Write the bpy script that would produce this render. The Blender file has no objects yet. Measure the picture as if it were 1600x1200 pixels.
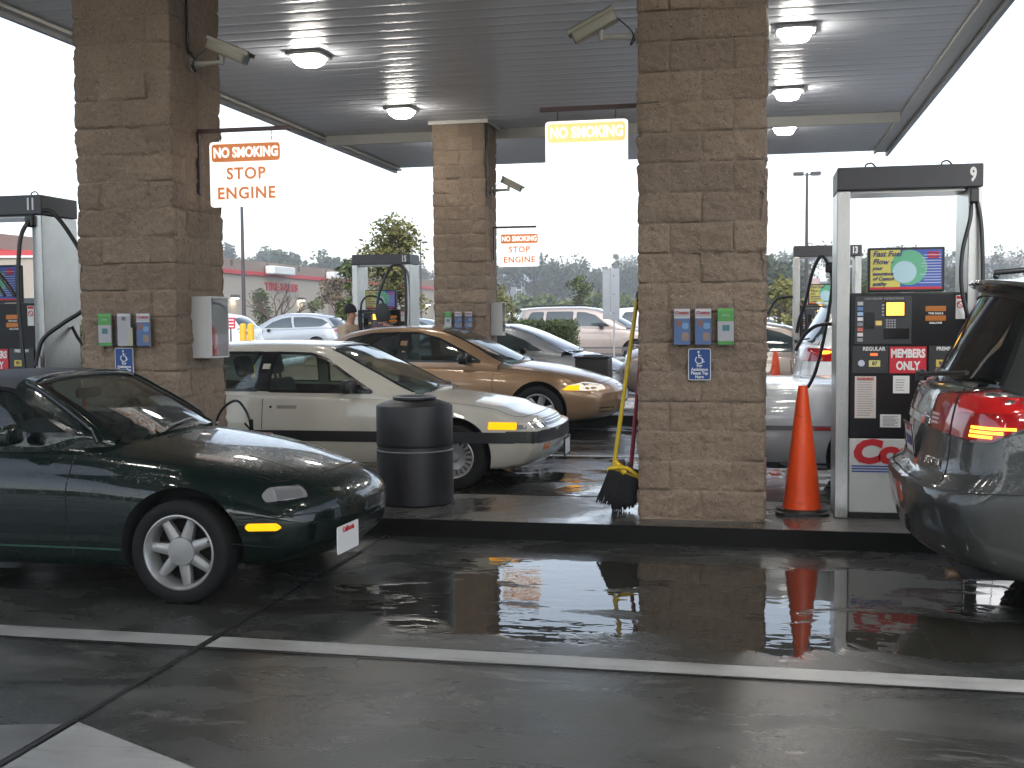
import bpy, bmesh, math, random
import numpy as np
from mathutils import Vector, Matrix, noise
from mathutils.bvhtree import BVHTree
R=math.radians; PI=math.pi
C=bpy.context.scene.collection; S=bpy.context.scene
random.seed(7)
# ---------------- camera, sky, sun, exposure ----------------
H=1.51; YAW=R(11.95); PITCH=R(3.225); ROLL=0.008
cd=bpy.data.cameras.new('camera'); cam=bpy.data.objects.new('camera',cd); C.objects.link(cam)
cd.sensor_width=36; cd.lens=1810/1600*36; cd.clip_end=3000; cd.clip_start=.05
f=Vector((-math.sin(YAW)*math.cos(PITCH), math.cos(YAW)*math.cos(PITCH), -math.sin(PITCH)))
r=Vector((math.cos(YAW),math.sin(YAW),0)); u=r.cross(f)
rr=math.cos(ROLL)*r-math.sin(ROLL)*u; uu=math.sin(ROLL)*r+math.cos(ROLL)*u
m=Matrix((rr,uu,-f)).transposed().to_4x4(); m.translation=(0,0,H); cam.matrix_world=m
S.camera=cam
w=bpy.data.worlds.new('World'); S.world=w; w.use_nodes=True
nt=w.node_tree; nt.nodes.clear()
sk=nt.nodes.new('ShaderNodeTexSky'); sk.sky_type='NISHITA'; sk.sun_disc=False
sk.sun_elevation=R(38); sk.sun_rotation=R(160); sk.dust_density=1.2; sk.air_density=1.0; sk.ozone_density=1
hs=nt.nodes.new('ShaderNodeHueSaturation'); hs.inputs['Saturation'].default_value=.55
bg=nt.nodes.new('ShaderNodeBackground'); bg.inputs[1].default_value=.15
wo=nt.nodes.new('ShaderNodeOutputWorld')
nt.links.new(sk.outputs[0],hs.inputs['Color']); nt.links.new(hs.outputs[0],bg.inputs[0]); nt.links.new(bg.outputs[0],wo.inputs[0])
sl=bpy.data.lights.new('sun','SUN'); sl.energy=.6; sl.angle=R(20); sl.color=(1,.985,.96)
so=bpy.data.objects.new('sun',sl); C.objects.link(so)
el,az=R(38),R(160)
sd=Vector((math.sin(az)*math.cos(el),math.cos(az)*math.cos(el),math.sin(el)))
so.rotation_euler=(-sd).to_track_quat('-Z','Y').to_euler()
S.view_settings.view_transform='Standard'; S.view_settings.look='None'; S.view_settings.gamma=1
S.view_settings.use_curve_mapping=False; S.view_settings.exposure=1.4
S.render.engine='CYCLES'; S.cycles.max_bounces=10; S.cycles.transparent_max_bounces=16
S.cycles.caustics_reflective=False; S.cycles.caustics_refractive=False; S.cycles.sample_clamp_indirect=6
# ---------------- materials ----------------
class NT:
    def __init__(s,name):
        s.m=bpy.data.materials.new(name); s.m.use_nodes=True; s.t=s.m.node_tree
        s.b=s.t.nodes['Principled BSDF']; s.o=s.t.nodes['Material Output']
    def n(s,t,**k):
        x=s.t.nodes.new(t)
        for a,b in k.items():
            if a in x.inputs: x.inputs[a].default_value=b
            else: setattr(x,a,b)
        return x
    def l(s,a,b): s.t.links.new(a,b)
    def coord(s,scale=(1,1,1),kind='Object'):
        tc=s.n('ShaderNodeTexCoord'); mp=s.n('ShaderNodeMapping'); mp.inputs['Scale'].default_value=scale
        s.l(tc.outputs[kind],mp.inputs[0]); return mp.outputs[0]
    def noise(s,co,scale,detail=4,rough=.55,dist=0):
        x=s.n('ShaderNodeTexNoise'); x.inputs['Scale'].default_value=scale; x.inputs['Detail'].default_value=detail
        x.inputs['Roughness'].default_value=rough; x.inputs['Distortion'].default_value=dist; s.l(co,x.inputs['Vector']); return x.outputs['Fac']
    def ramp(s,fac,stops):
        x=s.n('ShaderNodeValToRGB'); e=x.color_ramp.elements
        while len(e)<len(stops): e.new(.5)
        for i,(p,c) in enumerate(stops):
            e[i].position=p; e[i].color=(c,c,c,1) if not hasattr(c,'__len__') else (*c,1)
        s.l(fac,x.inputs[0]); return x.outputs[0]
    def math(s,op,a,b=None,c=None,clamp=False):
        x=s.n('ShaderNodeMath',operation=op); x.use_clamp=clamp
        for i,v in enumerate((a,b,c)):
            if v is None: continue
            if hasattr(v,'links'): s.l(v,x.inputs[i])
            else: x.inputs[i].default_value=v
        return x.outputs[0]
    def mix(s,fac,a,b,mode='MIX'):
        x=s.n('ShaderNodeMix',data_type='RGBA',blend_type=mode)
        for i,v in ((0,fac),(6,a),(7,b)):
            if hasattr(v,'links'): s.l(v,x.inputs[i])
            elif i==0: x.inputs[0].default_value=v
            else: x.inputs[i].default_value=(*v,1) if hasattr(v,'__len__') else (v,v,v,1)
        return x.outputs[2]
    def bump(s,h,st,dist=.01,prev=None):
        x=s.n('ShaderNodeBump'); x.inputs['Strength'].default_value=st; x.inputs['Distance'].default_value=dist
        s.l(h,x.inputs['Height']); 
        if prev is not None: s.l(prev,x.inputs['Normal'])
        return x.outputs[0]
MATS={}
def mat(name,col,rough=.5,metal=0,emit=None,es=0,coat=0,spec=None,var=0,bumpk=0,bscale=60,alpha=None,trans=0):
    if name in MATS: return MATS[name]
    k=NT(name); b=k.b; b.inputs['Base Color'].default_value=(*col,1); b.inputs['Roughness'].default_value=rough
    b.inputs['Metallic'].default_value=metal
    if emit: b.inputs['Emission Color'].default_value=(*emit,1); b.inputs['Emission Strength'].default_value=es
    if coat: b.inputs['Coat Weight'].default_value=coat; b.inputs['Coat Roughness'].default_value=.03
    if spec is not None: b.inputs['Specular IOR Level'].default_value=spec
    if trans: b.inputs['Transmission Weight'].default_value=trans
    if var or bumpk:
        co=k.coord()
        nz=k.noise(co,5,5)
        if var:
            c=k.mix(k.ramp(nz,[(.3,0),(.7,1)]),tuple(x*(1-var) for x in col),tuple(min(1,x*(1+var)) for x in col)); k.l(c,b.inputs['Base Color'])
            k.l(k.math('ADD',k.math('MULTIPLY',nz,.25),rough-.12,clamp=True),b.inputs['Roughness'])
        if bumpk: k.l(k.bump(k.noise(co,bscale,3),bumpk,.004),b.inputs['Normal'])
    MATS[name]=k.m; return k.m
def paint(name,col,metal=0.0,flake=0,drops=True,rough=.3,film=.45):
    if name in MATS: return MATS[name]
    k=NT(name); b=k.b; b.inputs['Metallic'].default_value=metal; b.inputs['Roughness'].default_value=rough
    b.inputs['Coat Weight'].default_value=1; b.inputs['Coat Roughness'].default_value=.02
    if film<.2: b.inputs['Specular IOR Level'].default_value=.08
    co=k.coord()
    # road film: a little lighter and duller low on the body
    sx=k.n('ShaderNodeSeparateXYZ'); k.l(co,sx.inputs[0])
    dirt=k.math('MULTIPLY',k.ramp(sx.outputs[2],[(.15,1),(.55,0)]),k.noise(co,6,5),clamp=True)
    nz=k.noise(co,9,4)
    c=k.mix(nz,tuple(x*.93 for x in col),tuple(x*1.05 for x in col))
    c=k.mix(k.math('MULTIPLY',dirt,film),c,(.13,.12,.10)); k.l(c,b.inputs['Base Color'])
    k.l(k.math('ADD',k.math('MULTIPLY',dirt,.5 if film>.2 else .12),.02),b.inputs['Coat Roughness'])
    # beads of rain
    vo=k.n('ShaderNodeTexVoronoi'); vo.inputs['Scale'].default_value=95; k.l(co,vo.inputs['Vector'])
    d=k.ramp(vo.outputs['Distance'],[(.0,1),(.30,.6),(.42,0)])
    d=k.math('MULTIPLY',d,k.ramp(k.noise(co,30,2),[(.45,0),(.6,1)]))
    no=k.bump(k.noise(co,260,2),.02,.001)
    no2=k.bump(d,.28 if drops else .0,.002,no); k.l(no2,b.inputs['Coat Normal'])
    MATS[name]=k.m; return k.m
def glass(name,tint=(.72,.78,.76),dark=0):
    if name in MATS: return MATS[name]
    k=NT(name); k.t.nodes.remove(k.b)
    tr=k.n('ShaderNodeBsdfTransparent'); tr.inputs[0].default_value=(*tint,1)
    gl=k.n('ShaderNodeBsdfGlossy'); gl.inputs['Roughness'].default_value=.01
    lw=k.n('ShaderNodeLayerWeight'); lw.inputs[0].default_value=.5
    fr5=k.math('ADD',k.math('MULTIPLY',k.math('POWER',lw.outputs['Facing'],5.0),.95),.042)
    co=k.coord(); nz=k.noise(co,3,4)
    f1=k.math('ADD',k.math('MULTIPLY',fr5,1.0),.0,clamp=True)
    mx=k.n('ShaderNodeMixShader'); k.l(f1,mx.inputs[0]); k.l(tr.outputs[0],mx.inputs[1]); k.l(gl.outputs[0],mx.inputs[2])
    df=k.n('ShaderNodeBsdfDiffuse'); df.inputs[0].default_value=(.45,.47,.48,1)
    m2=k.n('ShaderNodeMixShader'); k.l(k.math('MULTIPLY',k.ramp(nz,[(.35,0),(.8,1)]),.05+dark),m2.inputs[0]); k.l(mx.outputs[0],m2.inputs[1]); k.l(df.outputs[0],m2.inputs[2])
    k.l(m2.outputs[0],k.o.inputs[0]); MATS[name]=k.m; return k.m
black=mat('black_plastic',(.012,.012,.013),.42,bumpk=.1)
satin=mat('black_satin',(.008,.008,.009),.22)
rubber=mat('rubber',(.009,.009,.009),.7,var=.25,spec=.25)
chrome=mat('chrome',(.75,.76,.78),.09,1)
darkin=mat('dark_interior',(.016,.017,.019),.8)
white=mat('white_paint',(.72,.72,.70),.35,var=.06)
whitesticker=mat('white_sticker',(.75,.75,.73),.45)
redm=mat('red_print',(.55,.02,.03),.4)
bluem=mat('blue_print',(.02,.06,.33),.4)
greym=mat('grey_print',(.25,.25,.26),.5)
inkm=mat('black_ink',(.02,.02,.03),.5)
amber=mat('amber_lens',(.9,.33,.01),.12,emit=(1,.42,.0),es=.55,coat=.5)
redlens=mat('red_lens',(.30,.004,.006),.1,coat=1)
def steel(name,col=(.52,.52,.51),rough=.3):
    k=NT(name); b=k.b; b.inputs['Metallic'].default_value=1; b.inputs['Base Color'].default_value=(*col,1)
    co=k.coord((40,40,1.2)); nz=k.noise(co,9,3)
    k.l(k.math('ADD',k.math('MULTIPLY',nz,.22),rough-.1),b.inputs['Roughness'])
    c2=k.coord(); k.l(k.mix(k.ramp(k.noise(c2,3,5),[(.3,0),(.75,1)]),tuple(x*.8 for x in col),col),b.inputs['Base Color'])
    k.l(k.bump(nz,.05,.002),b.inputs['Normal']); return k.m
stainless=steel('stainless')
# ---------------- mesh helpers ----------------
def tag(o,label=None,cat=None,group=None,kind=None):
    if label: o['label']=label
    if cat: o['category']=cat
    if group: o['group']=group
    if kind: o['kind']=kind
    return o
def empty(name,loc,label,cat,group=None,rz=0):
    o=bpy.data.objects.new(name,None); C.objects.link(o); o.location=loc; o.rotation_euler=(0,0,rz); o.empty_display_size=.1
    return tag(o,label,cat,group)
def link(name,me,mats,parent=None,loc=None):
    if not isinstance(mats,(list,tuple)): mats=[mats]
    if len(me.materials)==0:
        for m_ in mats: me.materials.append(m_)
    o=bpy.data.objects.new(name,me); C.objects.link(o)
    if loc is not None: o.location=loc
    if parent: o.parent=parent
    return o
class MB:
    def __init__(s): s.v=[]; s.f=[]; s.mi=[]; s.cur=0
    def add(s,vs,fs):
        n=len(s.v); s.v+= [tuple(v) for v in vs]; s.f+=[tuple(n+i for i in f_) for f_ in fs]; s.mi+=[s.cur]*len(fs); return s
    def box(s,x0,x1,y0,y1,z0,z1,M=None):
        vs=[(x,y,z) for x in (x0,x1) for y in (y0,y1) for z in (z0,z1)]
        if M is not None: vs=[M@Vector(v) for v in vs]
        return s.add(vs,[(0,1,3,2),(4,6,7,5),(0,4,5,1),(2,3,7,6),(0,2,6,4),(1,5,7,3)])
    def bbox(s,x0,x1,y0,y1,z0,z1,b=.01,n=2,M=None):   # rounded box
        bm=bmesh.new(); bmesh.ops.create_cube(bm,size=1)
        for v in bm.verts: v.co=Vector(((x0+x1)/2+v.co.x*(x1-x0),(y0+y1)/2+v.co.y*(y1-y0),(z0+z1)/2+v.co.z*(z1-z0)))
        bmesh.ops.bevel(bm,geom=bm.edges[:],offset=b,segments=n,affect='EDGES',profile=.5)
        return s.addbm(bm,M)
    def addbm(s,bm,M=None):
        bm.verts.index_update(); vs=[(M@v.co if M is not None else v.co.copy()) for v in bm.verts]
        fs=[[v.index for v in f_.verts] for f_ in bm.faces]; s.add(vs,fs); bm.free(); return s
    def lathe(s,prof,n=32,M=None,cap=True):     # prof [(r,z)] around z
        vs=[];fs=[]
        for r_,z in prof:
            for i in range(n):
                a=2*PI*i/n; vs.append(Vector((r_*math.cos(a),r_*math.sin(a),z)))
        for j in range(len(prof)-1):
            for i in range(n):
                k=(i+1)%n; fs.append((j*n+i,j*n+k,(j+1)*n+k,(j+1)*n+i))
        if cap:
            if prof[0][0]>1e-4: fs.append(tuple(range(n-1,-1,-1)))
            if prof[-1][0]>1e-4: fs.append(tuple((len(prof)-1)*n+i for i in range(n)))
        if M is not None: vs=[M@v for v in vs]
        return s.add(vs,fs)
    def tube(s,pts,rad,n=8,cap=True,smooth=0):
        P=[Vector(p) for p in pts]
        if smooth: P=catmull(P,smooth)
        rs=rad if hasattr(rad,'__len__') else [rad]*len(P)
        if len(rs)!=len(P): rs=list(np.interp(np.linspace(0,1,len(P)),np.linspace(0,1,len(rs)),rs))
        vs=[];fs=[]; up=None
        for i,p in enumerate(P):
            t=(P[min(i+1,len(P)-1)]-P[max(i-1,0)]).normalized()
            if up is None:
                up=t.orthogonal().normalized()
            up=(up-t*up.dot(t)); up=up.normalized() if up.length>1e-6 else t.orthogonal().normalized()
            b=t.cross(up)
            for j in range(n):
                a=2*PI*j/n; vs.append(p+(up*math.cos(a)+b*math.sin(a))*rs[i])
        for i in range(len(P)-1):
            for j in range(n):
                k=(j+1)%n; fs.append((i*n+j,i*n+k,(i+1)*n+k,(i+1)*n+j))
        if cap: fs.append(tuple(range(n-1,-1,-1))); fs.append(tuple((len(P)-1)*n+j for j in range(n)))
        return s.add(vs,fs)
    def prism(s,poly,d,M=None):   # poly in xy, extruded z 0..d
        n=len(poly); vs=[Vector((x,y,0)) for x,y in poly]+[Vector((x,y,d)) for x,y in poly]
        if M is not None: vs=[M@v for v in vs]
        fs=[tuple(range(n-1,-1,-1)),tuple(range(n,2*n))]+[(i,(i+1)%n,n+(i+1)%n,n+i) for i in range(n)]
        return s.add(vs,fs)
    def mesh(s,name,smooth=None):
        me=bpy.data.meshes.new(name); me.from_pydata(s.v,[],s.f); me.update()
        bm=bmesh.new(); bm.from_mesh(me); bmesh.ops.recalc_face_normals(bm,faces=bm.faces[:]); bm.to_mesh(me); bm.free()
        if max(s.mi or [0])>0: me.polygons.foreach_set('material_index',s.mi)
        if smooth is not None:
            me.polygons.foreach_set('use_smooth',[True]*len(me.polygons)); me.set_sharp_from_angle(angle=R(smooth))
        return me
    def build(s,name,mats,parent=None,loc=None,smooth=None): return link(name,s.mesh(name,smooth),mats,parent,loc)
def catmull(P,n):
    out=[]
    for i in range(len(P)-1):
        a,b,c,d=P[max(i-1,0)],P[i],P[i+1],P[min(i+2,len(P)-1)]
        for k in range(n):
            t=k/n; out.append(.5*((2*b)+(c-a)*t+(2*a-5*b+4*c-d)*t*t+(3*b-a-3*c+d)*t**3))
    out.append(P[-1]); return out
def roundpoly(pts,r_,n=4):
    out=[]; N=len(pts); rs=r_ if hasattr(r_,'__len__') else [r_]*N
    for i in range(N):
        p=Vector(pts[i]); a=Vector(pts[i-1])-p; b=Vector(pts[(i+1)%N])-p
        rr_=min(rs[i],a.length*.45,b.length*.45)
        if rr_<=0: out.append(tuple(p)); continue
        A=p+a.normalized()*rr_; B=p+b.normalized()*rr_
        for k in range(n+1):
            t=k/n; q=(1-t)**2*A+2*t*(1-t)*p+t*t*B; out.append(tuple(q))
    return out
XZ=Matrix(((1,0,0,0),(0,0,1,0),(0,1,0,0),(0,0,0,1)))   # poly (x,z) extruded along +y
def slab(name,pts,y0,y1,m_,parent=None,rad=0,smooth=None):   # vertical polygon in x,z between y0..y1
    M=Matrix.Translation((0,y0,0))@XZ; b=MB(); b.prism(roundpoly(pts,rad) if rad else pts,y1-y0,M); return b.build(name,m_,parent,smooth=smooth)
def rect(x0,x1,z0,z1): return [(x0,z0),(x1,z0),(x1,z1),(x0,z1)]
FONT=None
def text_mesh(st,size,bold=0,ext=.0008,xs=1,shear=0,spacing=1,align='CENTER'):
    cu=bpy.data.curves.new('t','FONT'); cu.body=st; cu.size=size; cu.offset=bold; cu.extrude=ext; cu.align_x=align; cu.align_y='CENTER'
    cu.shear=shear; cu.space_character=spacing; cu.resolution_u=3
    o=bpy.data.objects.new('t',cu); C.objects.link(o); dg=bpy.context.evaluated_depsgraph_get()
    me=bpy.data.meshes.new_from_object(o.evaluated_get(dg)); bpy.data.objects.remove(o); bpy.data.curves.remove(cu)
    me.materials.clear()
    for v in me.vertices: v.co.x*=xs
    return me
def text(name,st,size,loc,m_,parent=None,rz=0,**k):
    me=text_mesh(st,size,**k); M=Matrix.Translation(loc)@Matrix.Rotation(rz,4,'Z')@Matrix.Rotation(PI/2,4,'X'); me.transform(M)
    return link(name,me,m_,parent)
def evalmesh(o,remove=True):
    dg=bpy.context.evaluated_depsgraph_get(); dg.update(); me=bpy.data.meshes.new_from_object(o.evaluated_get(dg))
    if remove: bpy.data.objects.remove(o)
    return me
def boolean(me,cut,name='b'):
    """me minus cut mesh; keeps cut's materials on the new faces"""
    a=bpy.data.objects.new(name,me); b=bpy.data.objects.new(name+'c',cut); C.objects.link(a); C.objects.link(b)
    md=a.modifiers.new('m','BOOLEAN'); md.operation='DIFFERENCE'; md.solver='EXACT'; md.object=b; md.material_mode='TRANSFER'
    r_=evalmesh(a); bpy.data.objects.remove(b); return r_
# ---------------- vehicles ----------------
def pchip(x,y,q):
    x=np.asarray(x,float); y=np.asarray(y,float); o=np.argsort(x); x=x[o]; y=y[o]
    h=np.diff(x); d=np.diff(y)/h; m_=np.zeros(len(x)); m_[0]=d[0]; m_[-1]=d[-1]
    for i in range(1,len(x)-1):
        if d[i-1]*d[i]>0:
            w1=2*h[i]+h[i-1]; w2=h[i]+2*h[i-1]; m_[i]=(w1+w2)/(w1/d[i-1]+w2/d[i])
    q=np.clip(q,x[0],x[-1]); i=np.clip(np.searchsorted(x,q)-1,0,len(x)-2); t=(q-x[i])/h[i]
    return (1+2*t)*(1-t)**2*y[i]+t*(1-t)**2*h[i]*m_[i]+t*t*(3-2*t)*y[i+1]+t*t*(t-1)*h[i]*m_[i+1]
def bspl(P,n):
    P=np.array(P,float); P=np.vstack([2*P[0]-P[1],P,2*P[-1]-P[-2]]); out=[]; N=len(P)-3
    for q in np.linspace(0,N-1e-9,n):
        i=int(q); t=q-i
        b=np.array([(1-t)**3,3*t**3-6*t*t+4,-3*t**3+3*t*t+3*t+1,t**3])/6; out.append(b@P[i:i+4])
    return np.array(out)
def sstep(t): t=max(0,min(1,t)); return t*t*(3-2*t)
def body_mesh(sp,ns=None,nh=None):
    K=np.array(sp['body'],float); L=sp['L']; W=K[:,1].max(); ns=ns or sp.get('ns',110); nh=nh or sp.get('nh',44)
    re=sp.get('re',.05)
    xs=sorted(set([0,-.004,-.012,-.025,-.04,-.06,-L,-L+.004,-L+.012,-L+.025,-L+.04,-L+.06]+list(np.linspace(-.09,-L+.09,ns))),reverse=True)
    col=[pchip(K[:,0],K[:,j],np.array(xs)) for j in range(1,6)]
    pf=sp.get('pf',[(0,0),(2,0)]); pr=sp.get('pr',[(0,0),(2,0)])
    def dx(x,y,z):
        a=abs(y)/W; d=0
        if -x<sp['ff']: d+=sstep(1+x/sp['ff'])*(-sp['bf']*a**sp.get('pwf',2.5)+float(np.interp(z,[p[0] for p in pf],[p[1] for p in pf])))
        if x+L<sp['fr']: d+=sstep(1-(x+L)/sp['fr'])*(sp['br']*a**sp.get('pwr',2.5)+float(np.interp(z,[p[0] for p in pr],[p[1] for p in pr])))
        return d
    rows=[]
    al,au,kr=sp.get('al',.06),sp.get('au',.05),sp.get('kr',.07); kc=sp.get('kc',.75)
    def sect(w_,zb,zw,zs,zt):
        ws=w_*(1-au)
        P=[(0,zb),(.6*w_,zb),(w_*(1-al)-.05,zb),(w_*(1-al)-.005,zb+.015),(w_*(1-al*.4),(zb*.55+zw*.45)),(w_,zw),(w_*(1-au*.35),(zw+zs)/2),(ws,zs-kr),(ws-kr*.15,zs-kr*.25),(ws-kr,zs+.12*(zt-zs)),(w_*.62,zs+kc*(zt-zs)),(w_*.3,zt-.03*(zt-zs)),(0,zt)]
        return bspl(P,nh)
    def full(h): return [(-y,z) for y,z in h[::-1]][:-1]+[(y,z) for y,z in h][:-1] if False else None
    ringsets=[]
    def ring(x,k,scale=1):
        h=sect(*[c[k] for c in col]); w_=col[0][k]; zc=(col[1][k]+col[4][k])/2; hh=(col[4][k]-col[1][k])/2
        d=min(-x,x+L); q=0
        if d<re: q=re*(1-math.sqrt(max(0,1-(1-d/re)**2)))
        out=[]
        hp=[(y,z) for y,z in h]; loop=hp+[(-y,z) for y,z in hp[-2:0:-1]]
        for y,z in loop:
            y*= (1-q/w_)*scale; z=zc+(z-zc)*(1-q/hh)*scale
            out.append(Vector((x+dx(x,y,z),y,z)))
        return out
    for s_ in np.linspace(.0,.92,12): ringsets.append(ring(0,0,max(s_,.001)))
    for k,x in enumerate(xs): ringsets.append(ring(x,k))
    for s_ in np.linspace(.92,.0,12): ringsets.append(ring(xs[-1],len(xs)-1,max(s_,.001)))
    n=len(ringsets[0]); vs=[v for rg in ringsets for v in rg]; fs=[]
    for i in range(len(ringsets)-1):
        for j in range(n):
            k=(j+1)%n; fs.append((i*n+j,i*n+k,(i+1)*n+k,(i+1)*n+j))
    fs.append(tuple(range(n-1,-1,-1))); fs.append(tuple((len(ringsets)-1)*n+j for j in range(n)))
    b=MB(); b.add(vs,fs); return b.mesh('body',40)
def cabin_mesh(sp):
    K=np.array(sp['cab'],float); x0,x1=K[:,0].max(),K[:,0].min(); xs=np.linspace(x0,x1,sp.get('nc',70)); col=[pchip(K[:,0],K[:,j],xs) for j in range(1,6)]
    nh=sp.get('nhc',30); vs=[];fs=[]; n=2*nh-1; bw=sp.get('cbf',.12); br=sp.get('cbr',.1); F=sp.get('cff',1.0); G=sp.get('cfr',1.0); Wm=K[:,1].max()
    for k,x in enumerate(xs):
        wb,zb,wr,ze,zr=[c[k] for c in col]; hgt=max(.0,ze-zb)
        P=[(wb,zb-.10),(wb,zb-.02),(wb*.52+wr*.48+.035*min(1,hgt/.3),zb*.5+ze*.5),(wr+.03*min(1,hgt/.3),ze-.22*hgt),(wr+.004,ze-.035*min(1,hgt/.1)),(wr-.05,ze+.45*(zr-ze)),(wr*.62,ze+.8*(zr-ze)),(wr*.3,zr),(0,zr)]
        h=bspl(P,nh); loop=[(y,z) for y,z in h]+[(-y,z) for y,z in h[-2::-1]]
        for y,z in loop:
            a=(y/Wm)**2; d=0
            if x0-x<F: d-=bw*a*sstep(1-(x0-x)/F)
            if x-x1<G: d+=br*a*sstep(1-(x-x1)/G)
            vs.append(Vector((x+d,y,z)))
    for i in range(len(xs)-1):
        for j in range(n-1): fs.append((i*n+j,i*n+j+1,(i+1)*n+j+1,(i+1)*n+j))
    b=MB(); b.add(vs,fs); return b.mesh('cabin',50)
def bvh_of(me): return BVHTree.FromPolygons([v.co.copy() for v in me.vertices],[tuple(p.vertices) for p in me.polygons])
def fr_side(s): return (Vector((0,3*s,0)),Vector((1,0,0)),Vector((0,0,1)),Vector((0,-s,0)))
FR_TOP=(Vector((0,0,3)),Vector((1,0,0)),Vector((0,1,0)),Vector((0,0,-1)))
FR_FRONT=(Vector((3,0,0)),Vector((0,1,0)),Vector((0,0,1)),Vector((-1,0,0)))
def fr_rear(L): return (Vector((-L-3,0,0)),Vector((0,1,0)),Vector((0,0,1)),Vector((1,0,0)))
def fr_diag(x,y,a,s,rear=False):   # looks at the corner near (x, s*y); a=90deg is pure side view
    a=R(a)
    D=Vector((math.cos(a) if rear else -math.cos(a),-s*math.sin(a),0)); U=Vector((math.sin(a),(s if rear else -s)*math.cos(a),0))
    P=Vector((x,s*y,0)); return (P-D*2,U,Vector((0,0,1)),D)
def fr_slope(xa,za,xb,zb):        # a sloping pane seen along its normal; from (xa,za) up to (xb,zb)
    A=Vector((xa,0,za)); V=(Vector((xb,0,zb))-A); Ln=V.length; V.normalize(); N=Vector((V.z,0,-V.x)) if xa>xb else Vector((-V.z,0,V.x))
    if N.z<0: N=-N
    return (A+N*1.2,Vector((0,1,0)),V,-N),Ln
def cast(bvh,fr,u_,v_):
    O,U,V,D=fr; o=O+U*u_+V*v_; h=bvh.ray_cast(o,D)
    if h[0] is None:
        return None,None
    n=h[1]; n=-n if n.dot(D)>0 else n
    return h[0],n
def patch_mesh(bvh,fr,poly,off=.003,th=.012,g=.04,smooth=35):
    bm=bmesh.new(); vs=[bm.verts.new((p[0],p[1],0)) for p in poly]; bm.faces.new(vs)
    xs=[p[0] for p in poly]; ys=[p[1] for p in poly]
    for ax,lo,hi in ((0,min(xs),max(xs)),(1,min(ys),max(ys))):
        k=max(1,int((hi-lo)/g))
        for i in range(1,k):
            c=lo+(hi-lo)*i/k; co=[0,0,0]; no=[0,0,0]; co[ax]=c; no[ax]=1
            bmesh.ops.bisect_plane(bm,geom=bm.verts[:]+bm.edges[:]+bm.faces[:],plane_co=co,plane_no=no)
    D=fr[3]; hits={}; last=None; dep=[]
    for v in bm.verts:
        p,n=cast(bvh,fr,v.co.x,v.co.y); hits[v]=p
        if p is not None: dep.append((p-fr[0]).dot(D))
    md=float(np.median(dep)) if dep else 3
    for v in bm.verts:
        p=hits[v]; base=fr[0]+fr[1]*v.co.x+fr[2]*v.co.y
        if p is None:
            near=min((w_ for w_ in bm.verts if hits[w_] is not None),key=lambda w_:(w_.co-v.co).length if False else abs((hits[w_]-base).dot(fr[1]))+abs((hits[w_]-base).dot(fr[2])),default=None)
            d_=(hits[near]-fr[0]).dot(D) if near else md
            hits[v]=base+D*d_
    for v in bm.verts: v.co=hits[v]-D*off
    res=bmesh.ops.extrude_face_region(bm,geom=bm.faces[:]); nv=[e for e in res['geom'] if isinstance(e,bmesh.types.BMVert)]
    for v in nv: v.co-=D*0
    # first copy goes inward
    old=[v for v in bm.verts if v not in set(nv)]
    for v in old: v.co+=D*th
    bmesh.ops.recalc_face_normals(bm,faces=bm.faces[:])
    me=bpy.data.meshes.new('patch'); bm.to_mesh(me); bm.free()
    if smooth: me.polygons.foreach_set('use_smooth',[True]*len(me.polygons)); me.set_sharp_from_angle(angle=R(smooth))
    return me
def ribbon_mesh(bvh,fr,pts,wd,off=.002,closed=False,step=.025,rnd=0):
    P=[Vector((a,b)) for a,b in pts]
    if closed: P=P+[P[0]]
    Q=[]
    for a,b in zip(P[:-1],P[1:]):
        k=max(1,int((b-a).length/step))
        for i in range(k): Q.append(a.lerp(b,i/k))
    Q.append(P[-1]); runs=[[]]
    for q in Q:
        p,n=cast(bvh,fr,q.x,q.y)
        if p is None or (runs[-1] and (p-runs[-1][-1][0]).length>step*4+.06):
            if runs[-1]: runs.append([])
            if p is None: continue
        runs[-1].append((p,n))
    b=MB()
    for r_ in runs:
        if len(r_)<2: continue
        cl=closed and len(runs)==1; vs=[];fs=[]; N=len(r_)
        for i,(p,n) in enumerate(r_):
            a=r_[i-1 if i or cl else 0][0] if i else (r_[-2][0] if cl else p); c=r_[i+1][0] if i<N-1 else (r_[1][0] if cl else p)
            t=(c-a); 
            if t.length<1e-7: t=fr[1]
            sd=n.cross(t).normalized()*wd/2
            vs+= [p+n*off-sd, p+n*(off+wd*.0)+sd, p-n*.004+sd, p-n*.004-sd]
        for i in range(N-1):
            for j in range(4): fs.append((i*4+j,i*4+(j+1)%4,(i+1)*4+(j+1)%4,(i+1)*4+j))
        b.add(vs,fs)
    return b.mesh('ribbon')
def merge(mes):
    bm=bmesh.new(); 
    for me in mes: bm.from_mesh(me)
    out=bpy.data.meshes.new('m'); bm.to_mesh(out); bm.free(); return out
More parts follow.
